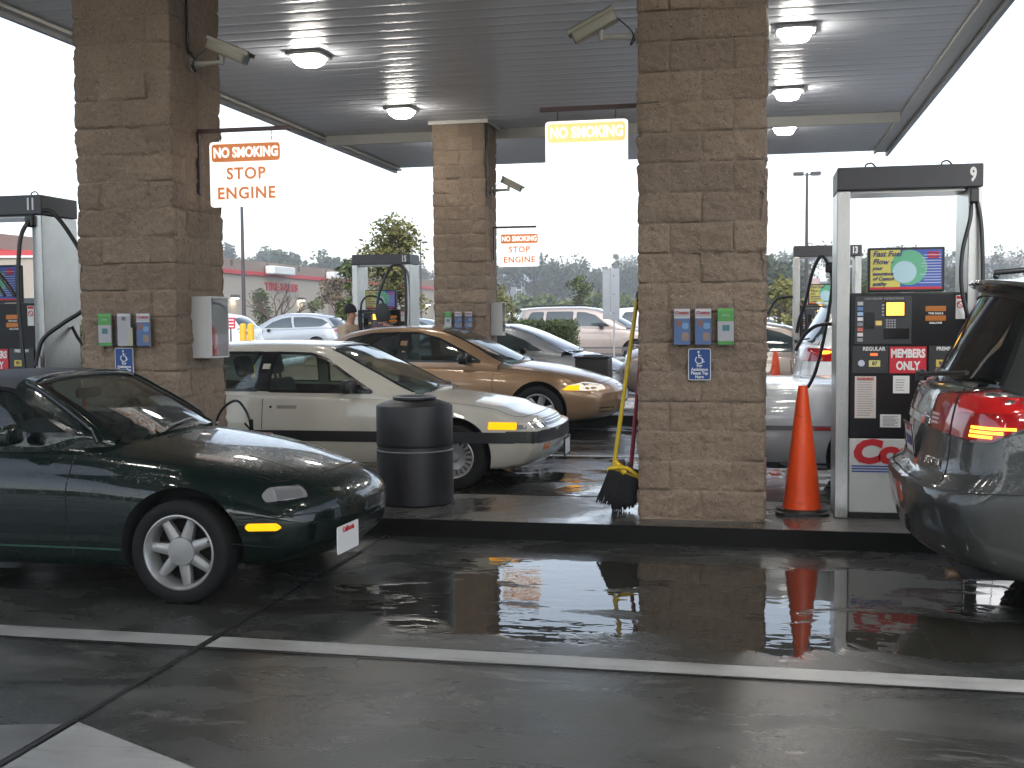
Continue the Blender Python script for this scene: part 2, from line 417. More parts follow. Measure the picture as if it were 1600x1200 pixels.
def wheel(parent,x,y,s,Rt,Rr,wd,style,rimm,tyrem=None):
    """s=-1 outer face towards -y. wheel = rim mesh; tyre its child"""
    M=Matrix.Translation((x,y,Rt))@Matrix.Scale(-s,4,(0,1,0))@Matrix.Rotation(PI/2,4,'X')   # lathe z -> -y
    o=wd/2
    b=MB(); b.lathe([(Rr*.93,-o*.9),(Rr*.93,o*.35),(Rr*.955,o*.8),(Rr*1.03,o*.93),(Rr*1.04,o*1.0),(Rr*1.0,o*1.03),(Rr*.96,o*.96),(Rr*.90,o*.5),(Rr*.88,-o*.9)],40,M,cap=False)
    hubz=o*.62
    def spoke(n,w0,w1,r0,r1,z0,z1,th,ph=0):
        for i in range(n):
            a=2*PI*i/n+ph; Mr=M@Matrix.Rotation(a,4,'Z')
            pts=[]
            for t in np.linspace(0,1,5):
                rr_=r0+(r1-r0)*t; ww=(w0+(w1-w0)*t)/2; zz=z0+(z1-z0)*t
                pts.append((rr_,ww,zz))
            vs=[];fs=[]
            for (rr_,ww,zz) in pts: vs+=[Mr@Vector(q) for q in ((rr_,-ww,zz-th),(rr_,-ww,zz-.006),(rr_,-ww*.55,zz+.004),(rr_,ww*.55,zz+.004),(rr_,ww,zz-.006),(rr_,ww,zz-th))]
            for k in range(4):
                for j in range(6): fs.append((k*6+j,k*6+(j+1)%6,(k+1)*6+(j+1)%6,(k+1)*6+j))
            b.add(vs,fs)
    if style=='daisy7':
        spoke(7,.064*Rr/.19,.046*Rr/.19,Rr*.28,Rr*.93,hubz,hubz-.004,.04,.35)
        b.lathe([(Rr*.41,hubz-.05),(Rr*.42,hubz-.004),(Rr*.38,hubz+.010),(Rr*.12,hubz+.016),(0.001,hubz+.016)],36,M)
    elif style=='disc':
        b.lathe([(Rr*.93,hubz-.02),(Rr*.90,hubz+.002),(Rr*.88,hubz+.002)],48,M,cap=False)
        spoke(20,.030,.038,Rr*.60,Rr*.92,hubz,hubz,.02)
        b.lathe([(Rr*.62,hubz-.02),(Rr*.62,hubz+.004),(Rr*.45,hubz-.006),(Rr*.24,hubz-.010),(Rr*.2,hubz+.01),(Rr*.05,hubz+.014),(.001,hubz+.014)],40,M)
    elif style=='spoke6':
        spoke(6,.07*Rr/.2,.085*Rr/.2,Rr*.16,Rr*.93,hubz-.012,hubz+.006,.03,.2)
        b.lathe([(Rr*.27,hubz-.04),(Rr*.26,hubz+.0),(Rr*.14,hubz+.012),(.001,hubz+.012)],30,M)
    else:
        spoke(int(style),.075*Rr/.2,.055*Rr/.2,Rr*.14,Rr*.93,hubz-.012,hubz,.03,.3)
        b.lathe([(Rr*.24,hubz-.04),(Rr*.23,hubz+.002),(Rr*.12,hubz+.010),(.001,hubz+.010)],24,M)
    w_=b.build('wheel',rimm,parent,smooth=40)
    b=MB(); b.lathe([(Rr*1.0,o*.92),(Rr*1.05,o*1.02),(Rr*1.12,o*1.10),(Rt*.90,o*1.10),(Rt*.965,o*.98),(Rt*.985,o*.86),(Rt*.99,o*.5)],56,M,cap=False)
    prof=[(Rt*.99,o*.5)]
    for q in (.42,.16,-.1,-.36): prof+=[(Rt*1.0,o*q+.012),(Rt*1.0,o*q-.012),(Rt*.975,o*q-.016),(Rt*.975,o*q-.022)]
    prof+=[(Rt*.99,-o*.6),(Rt*.96,-o*.98),(Rt*.88,-o*1.08),(Rr,-o*.95)]
    b.lathe(prof,56,M,cap=False)
    b.lathe([(Rr*.9,-o*.2),(Rr*.3,-o*.1),(.001,-o*.1)],24,M,cap=False)   # brake disc / dark back
    b.build('tyre',rubber,w_,smooth=40); return w_
def seat(parent,x,y,z,mt,head=True,h=.52):
    b=MB(); Mx=Matrix.Translation((x,y,z))@Matrix.Rotation(R(-14),4,'Y')
    b.bbox(-.06,.07,-.25,.25,-.35,h,.05,3,Mx)
    if head:
        b.bbox(-.05,.05,-.13,.13,h+.05,h+.25,.045,3,Mx); b.box(-.01,.01,-.07,-.05,h-.02,h+.08,Mx); b.box(-.01,.01,.05,.07,h-.02,h+.08,Mx)
    b.bbox(0,.5,-.25,.25,-.4,-.24,.05,2,Matrix.Translation((x,y,z)))
    return b.build('seat',mt,parent,smooth=50)
def steering(parent,x,y,z,rad=.18,tilt=28):
    b=MB(); M=Matrix.Translation((x,y,z))@Matrix.Rotation(R(tilt-90),4,'Y')
    P=[M@Vector((rad*math.cos(a),rad*math.sin(a),0)) for a in np.linspace(0,2*PI,33)]
    b.tube(P,.014,8,False)
    b.lathe([(.06,-.03),(.055,.0),(.001,.01)],16,M)
    for a in (0,PI,PI*1.5): b.tube([M@Vector((0,0,-.01)),M@Vector((rad*math.cos(a),rad*math.sin(a),0))],.012,6)
    b.build('steering_wheel',darkin,parent,smooth=40)
GL=glass('car_glass'); GLD=glass('privacy_glass',(.10,.11,.12))
dkglass=mat('far_glass',(.03,.045,.05),.06,coat=1)
seam_m=mat('panel_gap',(.006,.006,.006),.8)
def mirror_part(parent,x,y,z,s,mt,sx=.10,sy=.10,sz=.07,name='wing_mirror'):
    b=MB(); M=Matrix.Translation((x,s*(y+sy*.8),z))
    b.bbox(-sx/2,sx/2,-sy,sy,-sz,sz,.03,3,M); b.tube([(x,s*(y-.04),z-.03),(x,s*(y+.03),z-.02)],.022,8)
    return b.build(name,mt,parent,smooth=45)
def plate(parent,x,y,z,face,wd=.305,ht=.152,tilt=0,txt=None,rz=0,label=None,frame=None):
    M=Matrix.Translation((x,y,z))@Matrix.Rotation(rz,4,'Z')@Matrix.Rotation(R(tilt),4,'Y')
    b=MB(); b.prism(roundpoly([(-wd/2,-ht/2),(wd/2,-ht/2),(wd/2,ht/2),(-wd/2,ht/2)],.012),.004*face,M@Matrix(((0,0,1,0),(1,0,0,0),(0,1,0,0),(0,0,0,1))))
    p=b.build('license_plate',mat('plate_white',(.8,.8,.78),.35),parent)
    if txt:
        me=text_mesh(txt,.075,bold=.0008,xs=.75); Mt=M@Matrix.Translation((.006*face,0,-.012))@Matrix.Rotation(face*PI/2,4,'Z')@Matrix.Rotation(PI/2,4,'X'); me.transform(Mt); link('plate_lettering',me,mat('plate_blue',(.03,.05,.2),.4),p)
        me=text_mesh('California',.036,bold=.001); me.transform(M@Matrix.Translation((.006*face,0,.055))@Matrix.Rotation(face*PI/2,4,'Z')@Matrix.Rotation(PI/2,4,'X')); link('plate_script',me,redm,p)
    if frame:
        b=MB()
        for a in ((-wd/2-.01,-wd/2+.004,-ht/2-.01,ht/2+.01),(wd/2-.004,wd/2+.01,-ht/2-.01,ht/2+.01),(-wd/2+.004,wd/2-.004,ht/2-.006,ht/2+.01),(-wd/2+.004,wd/2-.004,-ht/2-.01,-ht/2+.006)): b.box(-.004,.009*face,a[0],a[1],a[2],a[3],M)
        b.build('plate_frame',frame,p)
    return p
def make_car(sp,loc,label,cat,pm,group=None,rz=0,name='parked_car',simple=False):
    root=empty(name,loc,label,cat,group,rz)
    L=sp['L']; bm_=body_mesh(sp,60 if simple else None,26 if simple else None); bb=bvh_of(bm_); W=sp['W']
    cm=cabin_mesh(sp); cb=bvh_of(cm)
    wf,wr=sp['wx']; Rt,Rr,wd=sp['wheel']; Ra=sp.get('Ra',Rt+.055)
    cut=MB()
    for xw in (wf,wr):
        for s in (-1,1):
            zc=Rt+.01; wellM=Matrix.Translation((xw,s*(W-.30),zc))@Matrix.Rotation(-s*PI/2,4,'X'); cut.lathe([(Ra,0),(Ra,.6)],40,wellM)
    if not simple and 'cavity' in sp:
        cx0,cx1,cw,cz=sp['cavity']; cut.prism(roundpoly([(cx0,-cw*.86),(cx0,cw*.86),(cx1+.5,cw),(cx1,cw*.8),(cx1,-cw*.8),(cx1+.5,-cw)],.1),1.2,Matrix.Translation((0,0,cz)))
    for bx in sp.get('cutbox',[]): cut.bbox(*bx,.02,2)
    cme=cut.mesh('cut'); cme.materials.append(darkin)
    bm_.materials.append(pm); bm2=boolean(bm_,cme); bm2.set_sharp_from_angle(angle=R(38))
    body=link('body',bm2,[pm,darkin],root)
    # cabin shell
    wins=sp['win']; wsf,wsl=fr_slope(*sp['ws'][0]); rwf,rwl=fr_slope(*sp['rw'][0])
    ws=roundpoly(sp['ws'][1](wsl),.06); rw=roundpoly(sp['rw'][1](rwl),.05)
    cm2=cm
    if not simple:
        a=bpy.data.objects.new('cb',cm.copy()); C.objects.link(a); md=a.modifiers.new('s','SOLIDIFY'); md.thickness=.028; md.offset=-1 if sp.get('soff',1)>0 else 1
        shell=evalmesh(a); shell.materials.append(sp.get('roofmat') or pm)
        cut=MB()
        for wn in wins:
            poly=roundpoly(wn['p'],wn.get('r',.035))
            M=Matrix.Translation((0,-1.4,0))@XZ; cut.prism(poly,2.8,M)
        cme=cut.mesh('cut'); cme.materials.append(darkin); cm2=boolean(shell,cme)
        for fr,poly in ((wsf,ws),(rwf,rw)):
            cut=MB(); O,U,V,D=fr; M=Matrix((U,V,D)).transposed().to_4x4(); M.translation=O+D*.55; cut.prism(poly,1.1,M)
            cme=cut.mesh('cut'); cme.materials.append(darkin); cm2=boolean(cm2,cme)
        if 'frontx' in sp:
            while len(cm2.materials)<3: cm2.materials.append(darkin)
            cm2.materials[2]=pm if False else pm
            for pg in cm2.polygons:
                if pg.material_index==0 and pg.center.x>sp['frontx']: pg.material_index=2
        cm2.set_sharp_from_angle(angle=R(40))
    rm=sp.get('roofmat') or pm
    roof=link('roof',cm2,[rm,darkin],root)
    gi=-.006 if not simple else .003
    for s in (-1,1):
        fr=fr_side(s)
        for wn in wins:
            poly=roundpoly(wn['p'],wn.get('r',.035))
            if simple: link('side_window',patch_mesh(cb,fr,poly,.006,.014,.06),dkglass,root)
            else:
                me=patch_mesh(cb,fr,poly,-.008,.004,.10); g_=link('side_window',me,wn.get('m',GL),root)
                link('window_trim',ribbon_mesh(cb,fr,poly,wn.get('tw',.026),.003,True),sp.get('trimm',satin),g_)
        for pl in sp.get('blackp',[]): link('pillar_trim',patch_mesh(cb,fr,pl,.0025,.004,.08),satin,root)
    if simple: link('windscreen',patch_mesh(cb,wsf,ws,.008,.014,.08),dkglass,root); link('rear_window',patch_mesh(cb,rwf,rw,.008,.014,.08),dkglass,root)
    else:
        g_=link('windscreen',patch_mesh(cb,wsf,ws,-.006,.004,.08),GL,root); link('window_trim',ribbon_mesh(cb,wsf,ws,.03,.003,True),satin,g_)
        g_=link('rear_window',patch_mesh(cb,rwf,rw,-.006,.004,.1),sp.get('rwg',GL),root); link('window_trim',ribbon_mesh(cb,rwf,rw,.03,.003,True),satin,g_)
    for xw in (wf,wr):
        for s in (-1,1): wheel(root,xw,s*(W-wd/2-sp.get('win_set',.035)),s,Rt,Rr,wd,sp.get('style','6'),sp.get('rimm') or stainless)
    return dict(root=root,bb=bb,cb=cb,body=body,L=L,W=W,wsf=wsf,wsl=wsl,pm=pm,roof=roof)
def seams(c,lines,frame=None,wd=.006,par=None,m_=None,name='panel_gap'):
    """lines in side view, put on both sides, one mesh"""
    for s in (-1,1):
        for ln in lines: link(name,ribbon_mesh(c['bb'],fr_side(s),ln,wd,.0012,step=.03),m_ or seam_m,par or c['body'])
def sidepatch(c,name,poly,m_,off=.006,th=.02,r_=.01,g=.05,both=True,par=None):
    out=[]
    for s in ((-1,1) if both else (-1,)):
        out.append(link(name,patch_mesh(c['bb'],fr_side(s),roundpoly(poly,r_) if r_ else poly,off,th,g),m_,par or c['root']))
    return out
alloy=mat('alloy',(.36,.36,.355),.36,.5,var=.2)
seatm=mat('seat_cloth',(.09,.10,.11),.9,var=.3,bumpk=.2)
P_GREEN=paint('dark_green_paint',(.001,.0085,.0062),.1,rough=.35,film=.05)
P_CREAM=paint('cream_paint',(.57,.545,.47),0,rough=.4)
P_GOLD=paint('gold_paint',(.33,.20,.105),.45,rough=.34)
P_GREY=paint('dark_grey_paint',(.046,.049,.048),.35,rough=.35,film=.12)
P_SILV=paint('silver_paint',(.42,.44,.46),.5,rough=.35)
P_WHITE=paint('white_car_paint',(.68,.69,.69),0,rough=.35)
P_TAN=paint('champagne_paint',(.40,.33,.29),.4,rough=.35)
fabric=mat('vinyl_top',(.022,.024,.030),.5,bumpk=.3,bscale=200)
# ---- green roadster
SP_ROAD=dict(L=3.95,W=.838,ff=.95,bf=.36,fr=.7,br=.22,pwf=2.6,re=.07,kr=.12,au=.055,al=.05,kc=.62,
 body=[(0,.70,.24,.44,.515,.56),(-.06,.715,.21,.45,.55,.60),(-.18,.745,.19,.46,.60,.655),(-.35,.785,.18,.47,.655,.705),(-.6,.822,.17,.49,.705,.765),(-.85,.838,.17,.50,.745,.812),(-1.15,.838,.17,.51,.775,.86),(-1.45,.828,.17,.52,.80,.885),(-2,.825,.17,.52,.815,.88),(-2.7,.835,.17,.52,.83,.89),(-3.2,.838,.18,.53,.84,.90),(-3.6,.80,.22,.54,.80,.87),(-3.95,.70,.30,.54,.72,.78)],
 pf=[(.18,-.10),(.30,-.02),(.42,0),(.50,-.01),(.60,-.03)],pr=[(.3,.08),(.5,0),(.8,.04)],
 wx=(-.815,-3.08),wheel=(.282,.196,.19),Ra=.335,style='daisy7',rimm=alloy,win_set=.015,
 cavity=(-1.42,-2.85,.66,.32),cbf=.20,cbr=.12,cff=.9,cfr=.6,nc=80,
 frontx=-1.93,cab=[(-1.17,.60,.83,.58,.862,.872),(-1.30,.655,.83,.635,.93,.945),(-1.62,.71,.845,.60,1.075,1.10),(-1.86,.72,.86,.565,1.165,1.197),(-2.1,.72,.86,.56,1.185,1.225),(-2.5,.72,.86,.555,1.17,1.215),(-2.75,.72,.87,.56,1.09,1.14),(-2.98,.72,.87,.60,.92,.93),(-3.04,.72,.87,.64,.88,.89)],
 roofmat=fabric,
 win=[dict(p=[(-1.50,.885),(-1.93,1.125),(-2.10,1.145),(-2.48,1.13),(-2.55,.895)],r=.03)],
 ws=((-1.17,.872,-1.86,1.197),lambda l:[(-.56,.05),(-.3,.03),(.3,.03),(.56,.05),(.50,l-.045),(.3,l-.03),(-.3,l-.03),(-.50,l-.045)]),
 rw=((-3.0,.92,-2.7,1.16),lambda l:[(-.42,.05),(.42,.05),(.34,l-.05),(-.34,l-.05)]))
c=make_car(SP_ROAD,(-2.19,6.42,0),'dark green two seat roadster with black top, parked nearest on the left','sports car',P_GREEN,name='roadster')
rt=c['root']
# windscreen surround is painted body colour
for s in (-1,1):
    b=MB(); pts=[]
    for t in np.linspace(0,1,14):
        O,U,V,D=c['wsf']; p,n=cast(c['cb'],c['wsf'],s*(.655-.125*t),.0+(c['wsl']-.0)*t)
        if p: pts.append(p+n*.004)
    b.tube(pts,.024,8); b.build('windscreen_pillar',P_GREEN,rt,smooth=60)
pts=[]
for y in np.linspace(-.53,.53,15):
    p,n=cast(c['cb'],c['wsf'],y,c['wsl']-.004-.03*(abs(y)/.53)**2)
    if p: pts.append(p)
b=MB(); b.tube(pts,.022,8); b.build('windscreen_header',P_GREEN,rt,smooth=60)
seams(c,[[(-1.46,.80),(-1.475,.6),(-1.47,.40),(-1.45,.24)],[(-2.62,.82),(-2.60,.5),(-2.5,.25)],[(-.66,.34),(-.30,.30)]])
seams(c,[[(-1.16,.285),(-2.75,.285)]],wd=.010,m_=mat('crease_light',(.02,.07,.05),.2,coat=1),name='sill_line')
# bumper split line running round the nose
mes=[ribbon_mesh(c['bb'],fr_side(s),[(-.52,.46),(-.34,.462),(-.2,.468)],.006,.0015) for s in (-1,1)]
mes+=[ribbon_mesh(c['bb'],FR_FRONT,[(y,.468+.012*(1-(y/.7)**2)) for y in np.linspace(-.68,.68,40)],.006,.0015)]
[link('bumper_gap',me_,seam_m,c['body']) for me_ in mes]
tp=[(x,s*y) for s in (1,) for x,y in ()]
hood=[(-1.28,.60),(-.9,.615),(-.55,.60),(-.36,.555),(-.255,.40),(-.21,.2),(-.20,0)]
hl=hood+[(x,-y) for x,y in hood[-2::-1]]
link('bonnet_gap',ribbon_mesh(c['bb'],FR_TOP,hl,.007,.0012),seam_m,c['body'])
for s in (-1,1):     # closed pop-up lamp lids
    lid=roundpoly([(-.62,s*.36),(-.62,s*.57),(-.33,s*.53),(-.27,s*.36)],.03)
    link('lamp_lid_gap',ribbon_mesh(c['bb'],FR_TOP,lid,.006,.0012,True),seam_m,c['body'])
    fd=fr_diag(-.28,.60,34,s)
    h=link('turn_lamp',patch_mesh(c['bb'],fd,roundpoly([(-.125,.535),(.10,.55),(.115,.585),(.10,.612),(-.08,.612),(-.135,.575)],.025),.004,.02,.03),mat('lamp_clear',(.72,.72,.74),.16,.75,coat=1,bumpk=.5,bscale=35),rt)
    link('lamp_reflector',patch_mesh(c['bb'],fd,roundpoly([(-.07,.548),(.07,.555),(.08,.592),(-.06,.60)],.012),.008,.004,.03),mat('lamp_bright',(.9,.9,.92),.12,.9),h)
    link('lamp_bezel',ribbon_mesh(c['bb'],fd,roundpoly([(-.125,.535),(.10,.55),(.115,.585),(.10,.612),(-.08,.612),(-.135,.575)],.025),.008,.005,True),satin,h)
sidepatch(c,'side_marker',[(-.45,.395),(-.30,.395),(-.275,.412),(-.30,.435),(-.45,.435),(-.465,.415)],amber,.006,.02,.01)
# mouth opening, plate, wipers, mirrors
link('air_intake',patch_mesh(c['bb'],FR_FRONT,roundpoly([(-.42,.27),(.42,.27),(.36,.385),(-.36,.385)],.05),.002,.01,.05),satin,rt)
plate(rt,-.02,-.40,.315,1,.295,.150,0,None,rz=R(-3))
p_=[o for o in rt.children if o.name.startswith('license_plate')][0]
me=text_mesh('California',.04,bold=.001); me.transform(Matrix.Translation((-.02,-.40,.315))@Matrix.Rotation(R(-3),4,'Z')@Matrix.Translation((.007,0,.05))@Matrix.Rotation(PI/2,4,'Z')@Matrix.Rotation(PI/2,4,'X')); link('plate_script',me,redm,p_)
def wiper(c,pts,nm='wiper'):
    P=[]
    for y,v in pts:
        p,n=cast(c['cb'],c['wsf'],y,v)
        if p: P.append(p+n*.02)
    b=MB(); b.tube(P,.008,6,smooth=4); 
    return b.build(nm,satin,c['root'])
wiper(c,[(-.45,-.0),(-.2,.03),(.15,.07)]); wiper(c,[(.10,-.0),(.30,.04),(.56,.10)])
for s in (-1,1): mirror_part(rt,-1.78,.80,.90,s,P_GREEN,.09,.085,.055)
seat(rt,-2.42,-.36,.50,seatm,True,.38); seat(rt,-2.42,.36,.50,seatm,True,.38)
steering(rt,-1.82,.36,.86,.17)
b=MB(); b.bbox(-1.75,-1.30,-.62,.62,.70,.845,.05,3); b.build('dashboard',darkin,rt,smooth=50)
b=MB(); M=Matrix.Translation((-1.83,0,1.08)); b.bbox(-.02,.02,-.12,.12,-.03,.03,.015,2,M); b.build('rear_view_mirror',darkin,rt,smooth=50)
b=MB(); b.tube([(-1.84,-.02,1.05),(-1.84,-.03,.96),(-1.84,-.015,.90)],[.004,.014,.006],6,smooth=3); b.build('hanging_ornament',mat('ornament_red',(.5,.06,.04),.7),rt)
# ---- cream hatchback/sedan (eighties)
SP_CREAM=dict(L=4.40,W=.848,ff=.55,bf=.14,fr=.5,br=.12,pwf=2.4,re=.04,kr=.042,au=.045,al=.022,kc=.78,
 body=[(0,.80,.24,.46,.60,.64),(-.05,.81,.215,.47,.615,.655),(-.12,.815,.21,.48,.63,.675),(-.3,.83,.19,.43,.665,.71),(-.6,.845,.19,.43,.715,.765),(-.9,.848,.19,.44,.755,.81),(-1.22,.848,.19,.44,.785,.855),(-1.5,.848,.19,.45,.80,.87),(-2.5,.848,.19,.45,.825,.88),(-3.6,.848,.20,.45,.84,.92),(-4.2,.83,.24,.53,.84,.93),(-4.40,.80,.32,.53,.80,.90)],
 pf=[(.19,-.14),(.28,-.06),(.34,-.02),(.40,0),(.535,0),(.55,-.06),(.60,-.10),(.66,-.16),(.72,-.26)],pr=[(.2,.1),(.35,0),(.55,0),(.57,.05),(.9,.12)],
 wx=(-.85,-3.42),wheel=(.295,.18,.175),Ra=.345,style='disc',rimm=alloy,win_set=.02,
 cavity=(-1.42,-3.55,.67,.34),cbf=.16,cbr=.08,cff=1.0,cfr=.8,
 cab=[(-1.12,.78,.84,.70,.85,.862),(-1.4,.78,.84,.685,.975,.99),(-1.75,.78,.845,.66,1.115,1.14),(-2.05,.78,.85,.63,1.235,1.27),(-2.2,.78,.85,.625,1.262,1.305),(-2.8,.78,.86,.62,1.27,1.325),(-3.4,.78,.865,.62,1.25,1.30),(-3.75,.78,.87,.63,1.16,1.195),(-4.1,.77,.87,.66,.96,.98),(-4.2,.76,.87,.68,.90,.91)],
 win=[dict(p=[(-1.60,.86),(-2.07,1.155),(-2.22,1.205),(-2.58,1.215),(-2.60,.87)],r=.03),dict(p=[(-2.70,.875),(-2.68,1.215),(-3.20,1.215),(-3.30,1.18),(-3.52,.96),(-3.52,.885)],r=.03)],
 blackp=[roundpoly([(-2.585,.865),(-2.565,1.225),(-2.70,1.225),(-2.72,.87)],.005)],
 ws=((-1.12,.862,-2.1,1.285),lambda l:[(-.67,.035),(.67,.035),(.565,l-.06),(.3,l-.03),(-.3,l-.03),(-.565,l-.06)]),
 rw=((-4.15,.92,-3.6,1.26),lambda l:[(-.62,.05),(.62,.05),(.54,l-.05),(-.54,l-.05)]))
c=make_car(SP_CREAM,(-1.76,10.63,0),'cream four door car with black rub strips, behind the black barrel','car',P_CREAM,name='sedan')
rt=c['root']
sidepatch(c,'rub_strip',[(-.30,.425),(-.30,.52),(-4.2,.52),(-4.2,.425)],black,.006,.01,.003,.08)
seams(c,[[(-1.47,.80),(-1.50,.53)],[(-1.50,.43),(-1.49,.24)],[(-2.64,.83),(-2.64,.53)],[(-2.64,.43),(-2.64,.24)],[(-3.55,.83),(-3.42,.66)]])
seams(c,[[(-1.5,.235),(-3.05,.235)]],wd=.006,name='sill_line')
# wrap front bumper: black rubber insert
link('bumper_rubber',patch_mesh(c['bb'],FR_FRONT,[(-.80,.425),(.80,.425),(.80,.535),(-.80,.535)],.010,.02,.06),black,rt)
link('bumper_cap',patch_mesh(c['bb'],fr_diag(-.12,.75,55,-1),[(-.25,.43),(.25,.43),(.25,.53),(-.25,.53)],.009,.02,.05),black,rt)
link('grille',patch_mesh(c['bb'],FR_FRONT,roundpoly([(-.42,.555),(.42,.555),(.40,.615),(-.40,.615)],.01),.004,.02,.05),satin,rt)
for z in (.575,.597): link('grille_bar',ribbon_mesh(c['bb'],FR_FRONT,[(-.40,z),(.40,z)],.006,.008),chrome,rt)
for s in (-1,1):
    link('headlight',patch_mesh(c['bb'],FR_FRONT,[(s*.44,.55),(s*.44,.625),(s*.70,.60),(s*.72,.55)][::(1 if s>0 else -1)],.003,.02,.04),mat('headlight_glass',(.35,.36,.38),.05,.4,coat=1),rt)
    link('turn_lamp',patch_mesh(c['bb'],FR_FRONT,roundpoly([(s*.50,.355),(s*.50,.41),(s*.63,.41),(s*.63,.355)][::(1 if s>0 else -1)],.008),.004,.02,.04),mat('amber_dim',(.65,.16,.02),.2,coat=1),rt)
    link('corner_lamp',patch_mesh(c['bb'],fr_side(s),roundpoly([(-.535,.548),(-.285,.545),(-.285,.605),(-.525,.612)],.012),.005,.02,.03),amber,rt)
    link('corner_lamp_clear',patch_mesh(c['bb'],fr_side(s),[(-.28,.548),(-.20,.55),(-.20,.612),(-.28,.607)],.004,.02,.03),mat('headlight_glass',(0,0,0)),rt)
    mirror_part(rt,-1.80,.77,.915,s,black,.09,.10,.062)
    link('door_handle',patch_mesh(c['bb'],fr_side(s),rect(-2.50,-2.31,.715,.745),.004,.01),mat('handle_grey',(.28,.27,.23),.4),rt)
    b=MB(); b.lathe([(.011,0),(.011,.004),(.001,.004)],12,Matrix.Translation((-2.55,s*.838,.73))@Matrix.Rotation(-s*PI/2,4,'X')); b.build('door_lock',satin,rt)
link('lower_intake',patch_mesh(c['bb'],FR_FRONT,roundpoly([(-.45,.265),(.45,.265),(.45,.30),(-.45,.30)],.01),.003,.02,.05),satin,rt)
hood=[(-1.25,.70),(-.9,.705),(-.55,.69),(-.34,.66),(-.26,.60),(-.225,.45),(-.20,.3),(-.19,0)]
link('bonnet_gap',ribbon_mesh(c['bb'],FR_TOP,hood+[(x,-y) for x,y in hood[-2::-1]],.007,.0012),seam_m,c['body'])
plate(rt,.03,0,.33,1,.305,.152,0,None,frame=satin)
wiper(c,[(-.5,-.02),(-.2,.05),(.2,.12)]); wiper(c,[(.1,-.02),(.3,.06),(.6,.16)])
for x in (-2.9,): 
    for y in (-.36,.36): seat(rt,x,y,.58,seatm,True,.36)
seat(rt,-3.72,0,.60,seatm,False,.30)
steering(rt,-2.10,.36,.92,.19)
b=MB(); b.bbox(-1.95,-1.35,-.64,.64,.68,.855,.05,3); b.build('dashboard',mat('dash_tan',(.09,.085,.075),.8),rt,smooth=50)
# ---- gold sedan (nineties)
SP_GOLD=dict(L=4.98,W=.935,ff=.9,bf=.42,fr=.7,br=.28,pwf=2.4,re=.06,kr=.10,au=.055,al=.05,kc=.7,
 body=[(0,.80,.27,.47,.60,.66),(-.06,.82,.23,.48,.635,.69),(-.2,.85,.20,.49,.68,.74),(-.5,.90,.19,.51,.745,.81),(-1.0,.935,.19,.53,.82,.90),(-1.35,.935,.19,.55,.855,.945),(-1.7,.93,.19,.56,.875,.965),(-2.6,.93,.19,.57,.91,.98),(-3.6,.935,.2,.58,.935,1.0),(-4.3,.91,.22,.6,.94,1.02),(-4.8,.84,.27,.6,.90,.99),(-4.98,.78,.32,.6,.85,.93)],
 pf=[(.2,-.12),(.32,-.03),(.45,0),(.56,0),(.62,-.05),(.70,-.12)],pr=[(.2,.12),(.4,0),(.65,0),(.95,.1)],
 wx=(-1.02,-3.79),wheel=(.325,.215,.2),Ra=.375,style='spoke6',rimm=alloy,win_set=.02,
 cavity=(-1.75,-3.95,.74,.36),cbf=.26,cbr=.22,cff=1.2,cfr=.9,
 cab=[(-1.30,.85,.93,.77,.945,.955),(-1.6,.85,.935,.75,1.08,1.10),(-2.0,.85,.94,.70,1.24,1.27),(-2.35,.85,.945,.66,1.345,1.385),(-2.7,.85,.95,.64,1.385,1.43),(-3.2,.85,.955,.63,1.38,1.425),(-3.6,.85,.96,.635,1.33,1.37),(-4.0,.84,.97,.67,1.20,1.23),(-4.4,.83,.98,.72,1.02,1.03)],
 win=[dict(p=[(-1.78,.955),(-2.05,1.11),(-2.36,1.255),(-2.65,1.33),(-2.78,1.335),(-2.78,.965)],r=.03),dict(p=[(-2.90,.97),(-2.90,1.335),(-3.3,1.325),(-3.62,1.26),(-3.85,1.12),(-3.78,.98)],r=.03)],
 blackp=[[(-2.77,.955),(-2.77,1.345),(-2.91,1.345),(-2.91,.96)]],
 ws=((-1.30,.955,-2.4,1.40),lambda l:[(-.76,.05),(.76,.05),(.60,l-.07),(.3,l-.04),(-.3,l-.04),(-.60,l-.07)]),
 rw=((-4.38,1.04,-3.6,1.38),lambda l:[(-.66,.05),(.66,.05),(.55,l-.05),(-.55,l-.05)]))
c=make_car(SP_GOLD,(-1.72,15.42,0),'gold four door sedan with amber front lamp, parked behind the cream car','car',P_GOLD,name='sedan')
rt=c['root']
seams(c,[[(-1.60,.86),(-1.62,.7),(-1.58,.35),(-1.52,.25)],[(-2.86,.92),(-2.84,.3)],[(-3.72,.93),(-3.55,.7)]])
seams(c,[[(-1.6,.56),(-3.3,.56)]],wd=.014,m_=P_GOLD,name='door_moulding')
seams(c,[[(-1.78,.935),(-2.8,.95),(-3.8,.965)]],wd=.012,m_=chrome,name='belt_trim')
